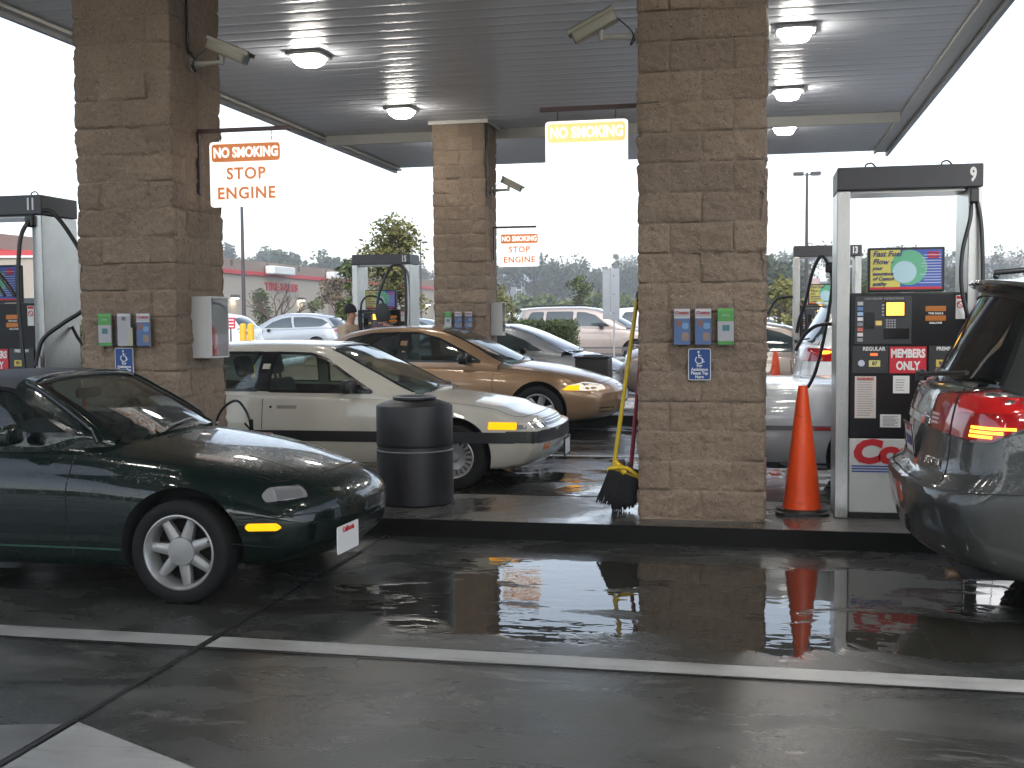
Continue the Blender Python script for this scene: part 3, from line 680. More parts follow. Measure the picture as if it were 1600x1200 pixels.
for s in (-1,1):
    fd=fr_diag(-.42,.78,48,s)
    H_=link('headlight',patch_mesh(c['bb'],fd,roundpoly([(-.27,.60),(.0,.585),(.30,.60),(.30,.655),(.05,.695),(-.2,.655)],.03),.004,.02,.04),mat('headlight_warm',(.75,.72,.68),.06,.1,emit=(1,.85,.65),es=.25,coat=1),rt)
    link('turn_lamp',patch_mesh(c['bb'],fd,roundpoly([(-.29,.598),(-.08,.592),(-.05,.66),(-.20,.655)],.02),.007,.02,.03),amber,H_)
    mirror_part(rt,-1.98,.85,1.0,s,satin,.12,.11,.07)
    link('door_handle',patch_mesh(c['bb'],fr_side(s),roundpoly(rect(-2.75,-2.55,.79,.835),.02),.004,.01),mat('handle_recess',(.12,.07,.03),.4),rt)
    link('fog_recess',patch_mesh(c['bb'],FR_FRONT,roundpoly([(s*.45,.30),(s*.45,.36),(s*.72,.37),(s*.72,.31)][::(1 if s>0 else -1)],.02),.003,.02,.04),satin,rt)
hood=[(-1.42,.80),(-1.0,.80),(-.5,.74),(-.28,.6),(-.2,.3),(-.18,0)]
link('bonnet_gap',ribbon_mesh(c['bb'],FR_TOP,hood+[(x,-y) for x,y in hood[-2::-1]],.008,.0012),seam_m,c['body'])
link('grille',patch_mesh(c['bb'],FR_FRONT,roundpoly([(-.25,.60),(.25,.60),(.22,.65),(-.22,.65)],.02),.003,.02,.04),satin,rt)
plate(rt,.012,0,.50,1,.305,.152,0,None,frame=satin)
wiper(c,[(-.5,-.0),(-.2,.05),(.2,.10)]); wiper(c,[(.1,-.0),(.35,.06),(.65,.16)])
for y in (-.38,.38): seat(rt,-3.0,y,.66,seatm,True,.38)
seat(rt,-3.95,0,.68,seatm,False,.34)
steering(rt,-2.25,.38,1.0,.19)
b=MB(); b.bbox(-2.1,-1.55,-.72,.72,.74,.935,.05,3); b.build('dashboard',mat('dash_tan',(0,0,0)),rt,smooth=50)
# ---------------- the setting ----------------
def ground_mat():
    k=NT('wet_concrete'); b=k.b; co=k.coord(); 
    n1=k.noise(co,.55,6,.6,.4); n2=k.noise(co,3.2,6,.6); n3=k.noise(k.coord((1,2.0,1)),1.0,6,.62,.7); n4=k.noise(co,60,3)
    sx=k.n('ShaderNodeSeparateXYZ'); k.l(co,sx.inputs[0]); X,Y=sx.outputs[0],sx.outputs[1]
    # water lies where the slab dips: along the kerb lane and in the next lane
    def band(y0,y1,y2,y3): return k.math('MULTIPLY',k.math('SMOOTHSTEP' if False else 'MULTIPLY',k.math('DIVIDE',k.math('SUBTRACT',Y,y0),y1-y0,clamp=True),1.0),k.math('DIVIDE',k.math('SUBTRACT',y3,Y),y3-y2,clamp=True))
    bA=band(5.0,5.5,6.9,7.45); bB=band(8.9,9.3,12.6,14.0); bC=band(13.5,15,40,60)
    xr=k.math('DIVIDE',k.math('ADD',X,3.4),2.4,clamp=True)
    bias=k.math('ADD',k.math('ADD',k.math('MULTIPLY',k.math('MULTIPLY',bA,xr),.235),k.math('MULTIPLY',bB,.15)),k.math('MULTIPLY',bC,.2))
    h=k.math('ADD',k.math('ADD',k.math('MULTIPLY',n3,.75),k.math('MULTIPLY',n2,.13)),k.math('MULTIPLY',n1,.25))
    pud=k.ramp(k.math('ADD',h,bias),[(.70,0),(.735,1)])
    damp=k.ramp(k.math('ADD',h,k.math('MULTIPLY',bias,.5)),[(.38,0),(.62,1)])
    base=k.mix(damp,(.108,.111,.102),(.031,.034,.031))
    base=k.mix(k.math('MULTIPLY',k.ramp(n2,[(.4,0),(.7,1)]),.35),base,(.045,.044,.037))
    # pale worn patches
    base=k.mix(k.math('MULTIPLY',k.ramp(k.noise(k.coord((.8,1.9,1)),1.5,7,.7,.5),[(.60,0),(.66,1)]),.45),base,(.20,.195,.18))
    vo=k.n('ShaderNodeTexVoronoi'); vo.inputs['Scale'].default_value=7; k.l(co,vo.inputs['Vector'])
    base=k.mix(k.ramp(vo.outputs['Distance'],[(.018,1),(.03,0)]),base,(.5,.5,.48))
    g1=k.noise(co,210,2,.7); base=k.mix(k.math('MULTIPLY',k.ramp(g1,[(.35,1),(.6,0)]),.35),base,(.012,.012,.010)); base=k.mix(k.math('MULTIPLY',k.ramp(g1,[(.62,0),(.75,1)]),.35),base,(.22,.21,.19))
    base=k.mix(pud,base,(.026,.025,.020))
    k.l(base,b.inputs['Base Color'])
    rg=k.mix(damp,.50,k.math('ADD',.13,k.math('MULTIPLY',n2,.16))); rg=k.mix(pud,rg,.012); k.l(rg,b.inputs['Roughness'])
    b.inputs['IOR'].default_value=1.40
    inv=k.math('SUBTRACT',1,pud)
    bh=k.math('MULTIPLY',k.math('ADD',k.math('ADD',k.math('MULTIPLY',n4,.6),k.math('MULTIPLY',g1,.35)),k.math('MULTIPLY',k.noise(co,18,4),.6)),inv)
    bn=k.bump(bh,.40,.006)
    rip=k.noise(k.coord((1,1.6,1)),5,2); k.l(k.bump(rip,.10,.012,bn),b.inputs['Normal'])
    return k.m
GM=ground_mat()
b=MB(); b.add([(-900,-60,-.012),(900,-60,-.012),(900,1600,-.012),(-900,1600,-.012)],[(0,1,2,3)]); g=b.build('ground',mat('wet_asphalt',(.05,.052,.055),.25,var=.3,bumpk=.15,bscale=30)); tag(g,kind='structure')
b=MB(); b.add([(-14,-8,0),(9,-8,0),(9,24.0,0),(-14,24.0,0)],[(0,1,2,3)]); g=b.build('concrete_apron',GM); tag(g,kind='structure')
# raised car park beyond, kerb and planting bed
b=MB(); b.add([(-120,24.6,.13),(120,24.6,.13),(120,95,.13),(-120,95,.13)],[(0,1,2,3)])
g=b.build('car_park',mat('car_park_asphalt',(.055,.056,.058),.18,var=.35,bumpk=.12,bscale=25)); tag(g,kind='structure')
b=MB(); b.bbox(-120,120,24.2,24.6,-.1,.17,.02,2); g=b.build('kerb',mat('kerb_concrete',(.22,.21,.19),.6,var=.2)); tag(g,kind='structure')
def line_mat():
    k=NT('line_paint'); co=k.coord(); n=k.noise(co,3.5,6,.7,.4); n2=k.noise(co,70,4,.8); n3=k.noise(k.coord((.6,6,1)),2.5,5,.7)
    c=k.mix(k.ramp(n,[(.35,0),(.7,1)]),(.27,.27,.255),(.40,.40,.38)); c=k.mix(k.math('MULTIPLY',k.ramp(n3,[(.52,0),(.68,1)]),.55),c,(.14,.135,.125)); c=k.mix(k.ramp(n2,[(.62,0),(.70,1)]),c,(.06,.057,.05))
    k.l(c,k.b.inputs['Base Color']); k.l(k.ramp(n,[(.4,.30),(.6,.5)]),k.b.inputs['Roughness']); k.l(k.bump(n2,.3,.003),k.b.inputs['Normal']); return k.m
linem=line_mat()
def strip(name,pts,z,m_): b=MB(); b.add([(x,y,z) for x,y in pts],[tuple(range(len(pts)))]); return tag(b.build(name,m_),kind='structure')
strip('lane_line',[(-14,4.90),(-2.545,4.885),(-2.545,5.055),(-14,5.07)],.004,linem)
strip('lane_line',[(-2.50,4.885),(0,4.865),(9,4.93),(9,5.10),(0,5.03),(-2.50,5.055)],.004,linem)
strip('arrow_marking',[(-2.50,3.86),(-1.0,3.09),(-1.3,2.2),(-2.50,2.2)],.004,linem)
strip('arrow_marking',[(-2.545,3.83),(-2.545,2.2),(-4.2,2.2),(-4.2,3.44)],.004,mat('line_worn',(.12,.12,.115),.4,var=.3))
for x in (-2.522,2.2,-7.2): strip('pavement_joint',[(x-.011,-8),(x+.011,-8),(x+.011,7.66),(x-.011,7.66)],.008,mat('joint_sealant',(.008,.008,.008),.6))
for x in (-2.522,2.2,-7.2): strip('pavement_joint',[(x-.011,9.0),(x+.011,9.0),(x+.011,16.3),(x-.011,16.3)],.008,mat('joint_sealant',(0,0,0)))
strip('pavement_joint',[(-14,4.862),(9,4.84),(9,4.858),(-14,4.882)],.006,mat('joint_sealant',(0,0,0)))
# lines in the next lane
strip('lane_line',[(-14,12.45),(9,12.45),(9,12.6),(-14,12.6)],.004,linem)
strip('lane_line',[(-14,21.0),(9,21.0),(9,21.15),(-14,21.15)],.004,linem)
for i in range(26):
    x=-44+i*2.75
    strip('parking_line',[(x-2.0,27.5),(x-1.9,27.5),(x+.1,32.5),(x,32.5)],.134,linem)
def island(name,y0,y1,x0,x1):
    b=MB(); b.bbox(x0,x1,y0+.02,y1-.02,-.05,.118,.012,2)
    o=b.build(name,None if False else ISL); tag(o,kind='structure')
    b=MB()
    for a in (y0,y1-.018): b.box(x0,x1,a,a+.018,-.05,.12)
    b.build('kerb_steel',KST,o); return o
def isl_mat():
    k=NT('island_concrete'); b=k.b; co=k.coord(); n=k.noise(co,1.6,6,.65,.5); n2=k.noise(co,9,5)
    c=k.mix(k.ramp(n,[(.38,0),(.62,1)]),(.14,.132,.115),(.058,.054,.047)); c=k.mix(k.math('MULTIPLY',k.ramp(n2,[(.55,0),(.62,1)]),.5),c,(.03,.028,.025)); k.l(c,b.inputs['Base Color'])
    k.l(k.ramp(n,[(.44,.42),(.60,.16),(.66,.03)]),b.inputs['Roughness']); k.l(k.bump(k.noise(co,45,4),.25,.004),b.inputs['Normal']); return k.m
ISL=isl_mat(); KST=mat('kerb_steel_black',(.004,.004,.004),.55,var=.2,spec=.2)
island('pump_island',7.69,8.93,-10,4.2); island('pump_island',16.42,17.72,-10,4.2)
# ---- block piers
def block_mat():
    k=NT('split_face_block'); b=k.b; co=k.coord(); 
    n=k.noise(co,2.2,5); n2=k.noise(co,38,5,.7); n3=k.noise(co,120,3)
    at=k.n('ShaderNodeAttribute',attribute_name='blk'); at.attribute_type='GEOMETRY'
    c=k.mix(k.ramp(n,[(.3,0),(.7,1)]),(.25,.180,.127),(.355,.266,.192)); c=k.mix(k.math('MULTIPLY',at.outputs['Fac'],.5),c,(.18,.138,.105))
    c=k.mix(k.math('MULTIPLY',k.ramp(n2,[(.35,1),(.5,0)]),.45),c,(.13,.10,.075))
    am=k.n('ShaderNodeAttribute',attribute_name='mor'); am.attribute_type='GEOMETRY'
    c=k.mix(k.math('MULTIPLY',am.outputs['Fac'],.75),c,(.27,.21,.155))
    vo=k.n('ShaderNodeTexVoronoi'); vo.inputs['Scale'].default_value=75; k.l(co,vo.inputs['Vector'])
    sp=k.n('ShaderNodeSeparateColor'); k.l(vo.outputs['Color'],sp.inputs[0])
    spot=k.math('MULTIPLY',k.ramp(vo.outputs['Distance'],[(.16,1),(.24,0)]),k.ramp(sp.outputs[0],[(.86,0),(.88,1)]))
    c=k.mix(spot,c,(.62,.57,.50))
    spot2=k.math('MULTIPLY',k.ramp(vo.outputs['Distance'],[(.2,1),(.3,0)]),k.ramp(sp.outputs[1],[(.86,0),(.88,1)]))
    c=k.mix(spot2,c,(.02,.015,.012))
    k.l(c,b.inputs['Base Color']); b.inputs['Roughness'].default_value=.85
    nb=k.bump(k.noise(co,17,5,.7),.8,.02,k.bump(n2,.9,.012)); k.l(k.bump(n3,.5,.004,nb),b.inputs['Normal']); return k.m
BM=block_mat()
CEIL=4.42
def pier(x0,y0,z0,wd,dp,label,fine=1,seed=0):
    """rough split-faced block pier; running bond; grooves and broken faces are geometry, grid lines follow the joints"""
    CH=.2032; z1=CEIL+.02; rnd=random.Random(seed); off={}
    def blk(face,c,i):
        if (face,c,i) not in off: off[(face,c,i)]=(rnd.uniform(-.004,.006),rnd.uniform(-.009,.009),rnd.uniform(-.009,.009),rnd.random())
        return off[(face,c,i)]
    def sub(a,b,n,e=(.004,.010)): return [a,a+e[0],a+e[1]]+list(np.linspace(a+e[1],b-e[1],n+2)[1:-1])+[b-e[1],b-e[0]]
    per=[]
    for face,Ln in ((0,wd),(1,dp),(2,wd),(3,dp)):
        for q in range(4): per+=[(face,s_) for s_ in sub(Ln*q/4,Ln*(q+1)/4,11 if fine else 5)]
    zs=[]; z=z0
    while z<z1-.02: zs+=sub(z,min(z+CH,z1),11 if fine else 5); z+=CH
    zs.append(z1); zs=[q for q in zs if q<=z1+1e-6]
    vs=[];col=[];mor=[]; N=len(per); nz=len(zs)-1
    for z in zs:
        c=int((z-z0)/CH+1e-6); tz=(z-z0)/CH-c
        for face,s in per:
            Ln=wd if face%2==0 else dp
            joints=[.5*Ln] if (c+face)%2==0 else [.25*Ln,.75*Ln]
            i=sum(1 for q in joints if s>q+1e-6); a=([0]+joints)[i]; bq=(joints+[Ln])[i]
            o,tx,tzz,cc=blk(face,c,i); gz=min(tz,1-tz)*CH; gx=min([abs(s-qq) for qq in joints]+[9]); ge=min(s,Ln-s); gr=min(gz,gx)
            if face==0: px,py,nx_,ny_=x0+s,y0,0,-1
            elif face==1: px,py,nx_,ny_=x0+wd,y0+s,1,0
            elif face==2: px,py,nx_,ny_=x0+wd-s,y0+dp,0,1
            else: px,py,nx_,ny_=x0,y0+dp-s,-1,0
            q=Vector((px+seed*3,py,z)); k=min(1,gr/.009)
            d=(o+tx*((s-a)/(bq-a)-.5)*2+tzz*(tz-.5)*2)*k
            d+=(noise.noise(q*6)*.010+noise.noise(q*16)*.010+noise.noise(q*36)*.009+noise.noise(q*80)*.004)*(.25+.75*k)
            g=0 if gr>.0101 else (1 if gr<.0045 else .45)
            d-=.0065*g
            e=math.exp(-(ge/.016)**2); d-=.007*e*(1+.9*noise.noise(q*12))
            cr=.006*math.exp(-(gz/.015)**2)*e
            vs.append((px+nx_*d-(cr if px>x0+wd/2 else -cr),py+ny_*d+(cr if py<y0+dp/2 else -cr),z)); col.append(cc); mor.append(1.0 if gr<.0045 else 0.0)
    fs=[]
    for j in range(nz):
        for i in range(N):
            k=(i+1)%N; fs.append((j*N+i,j*N+k,(j+1)*N+k,(j+1)*N+i))
    me=bpy.data.meshes.new('pier'); me.from_pydata(vs,[],fs); me.update()
    at=me.attributes.new('blk','FLOAT','POINT'); at.data.foreach_set('value',col); at=me.attributes.new('mor','FLOAT','POINT'); at.data.foreach_set('value',mor)
    me.polygons.foreach_set('use_smooth',[True]*len(me.polygons)); me.set_sharp_from_angle(angle=R(50))
    o=link('block_pillar',me,BM); o['label']=label; o['category']='pillar'; o['group']='split faced block pillars holding the canopy'
    b=MB()
    for a in ((x0-.03,x0+wd+.03,y0-.035,y0-.015),(x0-.03,x0+wd+.03,y0+dp+.015,y0+dp+.035),(x0-.05,x0-.03,y0-.035,y0+dp+.035),(x0+wd+.03,x0+wd+.05,y0-.035,y0+dp+.035)): b.box(*a,CEIL-.05,CEIL-.001)
    b.build('collar_trim',mat('cream_trim',(.55,.54,.49),.4),o); return o
PR=pier(-.80,7.98,.118,.855,.80,'split faced tan block pillar with brooms leaning on its left side',1,1)
PL=pier(-5.05,7.98,.118,.80,.80,'split faced tan block pillar behind the dark green roadster, with a white cabinet on its side',1,2)
PB=pier(-4.70,16.66,.118,.80,.72,'farther split faced tan block pillar behind the gold car',0,3)
# ---- canopy
def ceil_mat():
    k=NT('canopy_soffit_metal'); b=k.b; co=k.coord(); b.inputs['Base Color'].default_value=(.34,.355,.385,1); b.inputs['Metallic'].default_value=0
    n=k.noise(k.coord((.25,1,1)),1.3,4); k.l(k.mix(n,(.66,.685,.75),(.73,.75,.80)),b.inputs['Base Color'])
    k.l(k.math('ADD',k.math('MULTIPLY',n,.08),.33),b.inputs['Roughness'])
    k.l(k.bump(k.noise(k.coord((.15,6,1)),1.2,3),.05,.02),b.inputs['Normal']); return k.m
CM=ceil_mat(); trimc=mat('cream_trim',(0,0,0)); fasc=mat('fascia_grey',(.30,.31,.33),.4,var=.1)
CX0,CX1,CY0,CY1=-6.78,2.20,-13.0,21.55  # unseen near end lengthened behind the camera to darken car reflections
can=empty('canopy',(CX0,CY0,CEIL),'large flat grey metal canopy roof carried by the block pillars','canopy')
b=MB(); ys=[];y=CY0
pan=.305
prof=[]
while y<CY1-.01:
    y1=min(y+pan,CY1)
    for t,zz in ((0,.003),(.010,.003),(.022,.0003),(.25,-.0002),(.5,-.0003),(.75,-.0002),(.978,.0003),(.99,.003)): prof.append((y+(y1-y)*t,CEIL+zz))
    y=y1
prof.append((CY1,CEIL+.02))
vs=[(x,yy,z) for yy,z in prof for x in (CX0,CX1)]; fs=[(2*i,2*i+1,2*i+3,2*i+2) for i in range(len(prof)-1)]
b.add(vs,fs)
o=b.build('ceiling',CM,can,smooth=60)
b=MB(); b.box(CX0-.06,CX1+.06,CY0-.06,CY1+.06,CEIL+.03,CEIL+.95); b.build('fascia_roof',fasc,can)
b=MB(); b.box(CX0-.05,CX0,CY0,CY1,CEIL-.10,CEIL+.03); b.box(CX1,CX1+.05,CY0,CY1,CEIL-.10,CEIL+.03); b.build('edge_trim',fasc,can)
b=MB(); b.box(CX0+.002,CX0+.09,CY0,CY1,CEIL-.055,CEIL-.02); b.box(CX1-.16,CX1-.002,CY0,CY1,CEIL-.03,CEIL-.012); b.box(CX1-.2,CX1-.162,CY0,CY1,CEIL-.055,CEIL-.012); b.build('gutter_trim',trimc,can)
b=MB(); b.box(CX0+.1,CX1-.21,17.50,17.60,CEIL-.15,CEIL-.004); b.build('cross_beam',trimc,can)
for x0,x1,y0,y1 in ((CX0,CX1,CY0-.05,CY0),):
    b=MB(); b.box(x0,x1,y0,y1,CEIL-.10,CEIL+.03); b.build('edge_trim',fasc,can)
# canopy lamps
for o in list(can.children): o.location=(-can.location.x,-can.location.y,-can.location.z)
lampg=mat('lamp_lens',(.9,.9,.85),.3,emit=(1,.955,.88),es=26)
def lamp_label(i):
    return ['square canopy lamp nearest the camera over the left pillar','lit canopy lamp left of the dark ceiling reflection, the larger of two','lit canopy lamp just left of the far pillar, smaller of two','lit canopy lamp partly hidden by the far pillar','canopy lamp over the right pillar, out of sight above','largest lit canopy lamp right of the near right pillar','lit canopy lamp with a bright streak above it, middle one of the right row','smallest lit lamp of the right row beyond the cream cross beam'][i]
ll=[(-4.8,8.8),(-4.80,12.1),(-4.80,15.46),(-4.92,18.2),(.37,8.8),(.37,12.2),(.375,15.42),(.40,18.3)]
first=None
for i,(x,y) in enumerate(ll+[(-4.8,5.5),(.37,5.5),(-4.8,2.2),(.37,2.2),(-4.8,-1.1),(.37,-1.1),(-4.8,-4.4),(.37,-4.4)]):  # appended lamps are unseen repeats, added to light pillar and car fronts
    if first is None:
        r0=empty('canopy_lamp',(x,y,CEIL),'','canopy lamp','lit canopy lamps')
        b=MB(); b.bbox(-.20,.20,-.20,.20,-.045,.0,.012,2); b.build('housing',mat('lamp_housing',(.30,.31,.30),.4),r0,smooth=40)
        b=MB(); b.lathe([(.225,-.046),(.21,-.085),(.17,-.125),(.12,-.14),(.001,-.145)],4,Matrix.Rotation(PI/4,4,'Z'),cap=False)
        bm=bmesh.new(); bm.from_mesh(b.mesh('x')); bmesh.ops.bevel(bm,geom=bm.edges[:],offset=.03,segments=3,affect='EDGES'); me=bpy.data.meshes.new('lens'); bm.to_mesh(me); bm.free()
        me.polygons.foreach_set('use_smooth',[True]*len(me.polygons)); link('lens',me,lampg,r0); first=r0; o=r0
    else:
        o=first.copy(); C.objects.link(o); o.location=(x,y,CEIL)
        for ch in first.children: q=ch.copy(); C.objects.link(q); q.parent=o
    o['label']=lamp_label(i) if i<8 else 'unseen canopy lamp added out of frame for its light'
# ---- minivans and other cars
SP_VAN=dict(L=5.08,W=.983,ff=.8,bf=.40,fr=1.0,br=.26,pwr=3.2,re=.06,kr=.09,au=.035,al=.05,kc=.7,ns=120,
 body=[(0,.82,.28,.5,.68,.74),(-.1,.85,.24,.5,.73,.80),(-.5,.92,.2,.54,.88,.97),(-1.0,.97,.2,.57,1.0,1.08),(-1.4,.983,.2,.58,1.05,1.12),(-3,.983,.2,.60,1.12,1.16),(-4.2,.983,.22,.66,1.15,1.18),(-4.8,.975,.26,.68,1.15,1.18),(-5.08,.95,.33,.62,1.13,1.17)],
 pf=[(.2,-.12),(.35,-.02),(.5,0),(.7,-.06),(.8,-.15)],pr=[(.28,.16),(.38,.06),(.50,.015),(.62,0),(.695,.01),(.73,.075),(.80,.10),(1.0,.13),(1.2,.19)],
 wx=(-1.0,-4.03),wheel=(.345,.225,.215),Ra=.395,style='5',rimm=alloy,cavity=(-1.6,-4.7,.78,.4),
 cbf=.30,cbr=.30,cff=1.3,cfr=.8,nc=90,nhc=34,
 cab=[(-1.0,.86,1.07,.80,1.09,1.10),(-1.4,.89,1.08,.80,1.30,1.33),(-1.9,.90,1.09,.78,1.52,1.57),(-2.3,.90,1.10,.76,1.63,1.70),(-2.8,.90,1.11,.755,1.67,1.745),(-3.8,.90,1.13,.755,1.66,1.74),(-4.4,.90,1.14,.75,1.63,1.71),(-4.58,.895,1.14,.745,1.60,1.68),(-4.70,.885,1.14,.755,1.45,1.50),(-4.80,.875,1.14,.78,1.28,1.31),(-4.88,.865,1.14,.82,1.15,1.17)],
 win=[dict(p=[(-1.75,1.12),(-2.2,1.47),(-2.5,1.56),(-2.78,1.58),(-2.80,1.14)],r=.05),dict(p=[(-2.90,1.15),(-2.88,1.59),(-3.72,1.59),(-3.74,1.16)],r=.05,m=GLD),dict(p=[(-3.82,1.17),(-3.80,1.585),(-4.20,1.575),(-4.30,1.40),(-4.36,1.19)],r=.06,m=GLD,tw=.03)],
 ws=((-1.0,1.10,-2.25,1.69),lambda l:[(-.78,.06),(.78,.06),(.68,l-.07),(-.68,l-.07)]),
 rw=((-4.87,1.18,-4.60,1.665),lambda l:[(-.72,.04),(.72,.04),(.62,l-.05),(-.62,l-.05)]),rwg=GLD)
gt=mat('rack_black',(.02,.02,.02),.35)
def taillamps(c,zs,lit,ang=48,ambr=None):
    s=-1
def van_details(c,near=False,lit=False):
    rt=c['root']; L=c['L']; bb=c['bb']; cb=c['cb']
    for s in (-1,1):
        fd=fr_diag(-L+.25,.90,45,s,True)
        if near: poly=roundpoly([(-.45,.955),(-.30,.945),(-.05,.925),(.06,.93),(.18,1.0),(.40,1.07),(.40,1.155),(.1,1.165),(-.43,1.12)],.025)
        else: poly=roundpoly([(-.20,.96),(.25,.96),(.30,1.05),(.24,1.12),(-.20,1.12)],.03)
        T=link('tail_lamp',patch_mesh(bb,fd,poly,.008,.03,.03),redlens,rt)
        if near:
            link('lamp_divider',ribbon_mesh(bb,fd,[(-.22,.935),(-.21,1.15)],.008,.010),seam_m,T)
            link('tail_lamp_edge',ribbon_mesh(bb,fd,poly,.010,.009,True),mat('lens_dark',(.05,.004,.004),.15,coat=1),T)
            for i,z in enumerate((.953,.973,.993)): link('turn_lamp',patch_mesh(bb,fd,rect(-.075+.004*i,.06+.045*i,z-.0065,z+.0065),.014,.006,.03),mat('amber_lit',(.9,.3,.02),.2,emit=(1,.42,.03),es=1.3),T)
            for z in (.985,1.005,1.025): link('reversing_lens',patch_mesh(bb,fd,rect(-.435,-.35,z-.006,z+.006),.013,.006,.03),mat('lens_clear',(.6,.5,.5),.15),T)
            link('lamp_upper_lens',patch_mesh(bb,fd,roundpoly([(-.19,1.05),(.30,1.07),(.32,1.135),(-.19,1.13)],.02),.011,.006,.03),mat('red_lens_bright',(.36,.007,.008),.08,emit=(1,.02,.01),es=.03,coat=1),T)
        else: link('turn_lamp',patch_mesh(bb,fd,roundpoly([(.10,1.045),(.20,1.05),(.24,1.075),(.20,1.09),(.14,1.09)],.01),.013,.01,.03),mat('amber_lit',(0,0,0)) if lit else amber,T)
        mirror_part(rt,-2.0,.93,1.17,s,gt,.14,.11,.08)
        fdf=fr_diag(-.40,.80,45,s)
        Hh=link('headlight',patch_mesh(bb,fdf,roundpoly([(-.25,.66),(.2,.64),(.26,.74),(-.22,.83)],.04),.004,.02,.04),mat('headlight_glass',(0,0,0)),rt)
        link('turn_lamp',patch_mesh(bb,fdf,roundpoly([(-.24,.67),(-.08,.66),(-.08,.80),(-.22,.82)],.03),.008,.01,.04),amber,Hh)
        b=MB(); b.tube([(-2.5,s*.60,1.735),(-2.6,s*.60,1.775),(-4.3,s*.60,1.765),(-4.45,s*.60,1.72)],.016,8,smooth=3); b.build('roof_rail',gt,rt,smooth=50)
    # tailgate: gaps, spoiler, wiper, handle bar, plate recess
    mes=[ribbon_mesh(bb,fr_diag(-L+.25,.90,45,s,True),[(-.225,.72),(-.22,.94)],.007,.0015) for s in (-1,1)]
    mes+=[ribbon_mesh(bb,fr_rear(L),[(y,.705) for y in np.linspace(-.72,.72,30)],.008,.0015)]
    for s in (-1,1): mes.append(ribbon_mesh(bb,fr_side(s),[(-4.35,.70),(-4.75,.70),(-4.98,.695)],.006,.0015))
    [link('tailgate_gap',me_,seam_m,c['body']) for me_ in mes]
    seams(c,[[(-1.75,1.05),(-1.7,.35)],[(-2.85,1.1),(-2.85,.3)],[(-3.8,1.12),(-3.78,.9)]])
    seams(c,[[(-1.75,.92),(-4.5,.95)]],wd=.008,name='slide_rail')
    b=MB(); pts=[Vector((-4.60-.02+.22*(y/.74)**2,y,1.685-.05*(y/.74)**2)) for y in np.linspace(-.72,.72,13)]
    vs=[];fs=[]
    for p in pts: vs+=[p+Vector((.16,0,.012)),p+Vector((-.06,0,.008)),p+Vector((-.075,0,-.008)),p+Vector((-.05,0,-.022)),p+Vector((.12,0,-.018))]
    for i in range(len(pts)-1):
        for j in range(5): fs.append((i*5+j,i*5+(j+1)%5,(i+1)*5+(j+1)%5,(i+1)*5+j))
    fs+=[(0,1,2,3,4),tuple(5*(len(pts)-1)+j for j in (4,3,2,1,0))]
    b.add(vs,fs); b.build('spoiler',c['pm'],rt,smooth=45)
    b=MB(); b.tube([(-4.94,.1,1.195),(-4.90,-.2,1.21),(-4.80,-.52,1.23)],.012,6,smooth=3); b.lathe([(.03,-.03),(.03,.02),(.015,.03),(.001,.03)],12,Matrix.Translation((-4.93,.1,1.19))); b.build('rear_wiper',gt,rt,smooth=40)
    link('tailgate_garnish',patch_mesh(bb,fr_rear(L),roundpoly(rect(-.38,.38,.96,1.0),.01),.014,.02,.05),chrome if near else c['pm'],rt)
    plate(rt,-L+.085,0,.86,-1,.305,.152,-6,'5FKT293' if near else None,frame=satin)
    me=patch_mesh(bb,fr_rear(L),roundpoly([(-.66,.655),(.66,.655),(.6,.69),(-.6,.69)],.01),.004,.01,.05); link('bumper_pad',me,black,rt)
    return c
c=make_car(SP_VAN,(.72+5.08,6.48,0),'dark grey minivan with lit orange and red tail lamp at the right edge','minivan',P_GREY,name='minivan')
van_details(c,True,True)
me=text_mesh('SIENNA',.055,bold=.001,ext=.002,spacing=1.15); rt=c['root']
p,n=cast(c['bb'],fr_rear(5.08),-.50,.79)
if p: me.transform(Matrix.Translation(p+n*.003)@(n.to_track_quat('Z','Y').to_matrix().to_4x4())); link('badge',me,chrome,rt)
b=MB(); b.tube([(-4.75,-.62,.275),(-4.90,-.63,.265)],.032,14); b.build('exhaust',mat('exhaust_rust',(.18,.12,.08),.5,.5),rt,smooth=40)
b=MB(); b.bbox(-4.86,-.4,-.74,.74,.255,.45,.04,2); b.build('underbody',darkin,rt)
for x in (-3.9,): 
    for y in (-.45,0,.45): seat(rt,x,y,.85,seatm,True,.45)
c=make_car(SP_VAN,(.36+5.08,15.55,0),'white minivan with red tail lamp, fuelling beyond the silver sedan','minivan',P_WHITE,name='minivan',simple=True); van_details(c,False,True)
DS=.5
c=make_car(dict(SP_GOLD,br=.10,kr=.05,re=.05,al=.02,cab=[tuple([a[0]+DS]+list(a[1:])) for a in SP_GOLD['cab']],win=[dict(w_,p=[(x+DS,z) for x,z in w_['p']]) for w_ in SP_GOLD['win']],ws=((-1.30+DS,.955,-2.4+DS,1.40),SP_GOLD['ws'][1]),rw=((-4.38+DS,1.04,-3.6+DS,1.38),SP_GOLD['rw'][1]),blackp=[],body=[(a,(b_ if a>-4 else .925),c_,d,min(e,.91),min(g_,.965)) for a,b_,c_,d,e,g_ in SP_GOLD['body']]),(-.25+4.98,10.83,0),'silver sedan seen between the right pillar and pump 9','car',P_SILV,name='sedan',simple=True)
sidepatch(c,'rub_strip',[(-1.2,.56),(-1.2,.60),(-4.85,.60),(-4.85,.56)],mat('strip_grey',(.10,.10,.11),.3),.006,.01,.003,.08)
seams(c,[[(-4.05,.88),(-3.95,.7)],[(-2.86,.9),(-2.84,.3)]])
for s in (-1,1): link('side_reflector',patch_mesh(c['bb'],fr_side(s),rect(-4.30,-4.12,.565,.59),.014,.01),redlens,c['root'])
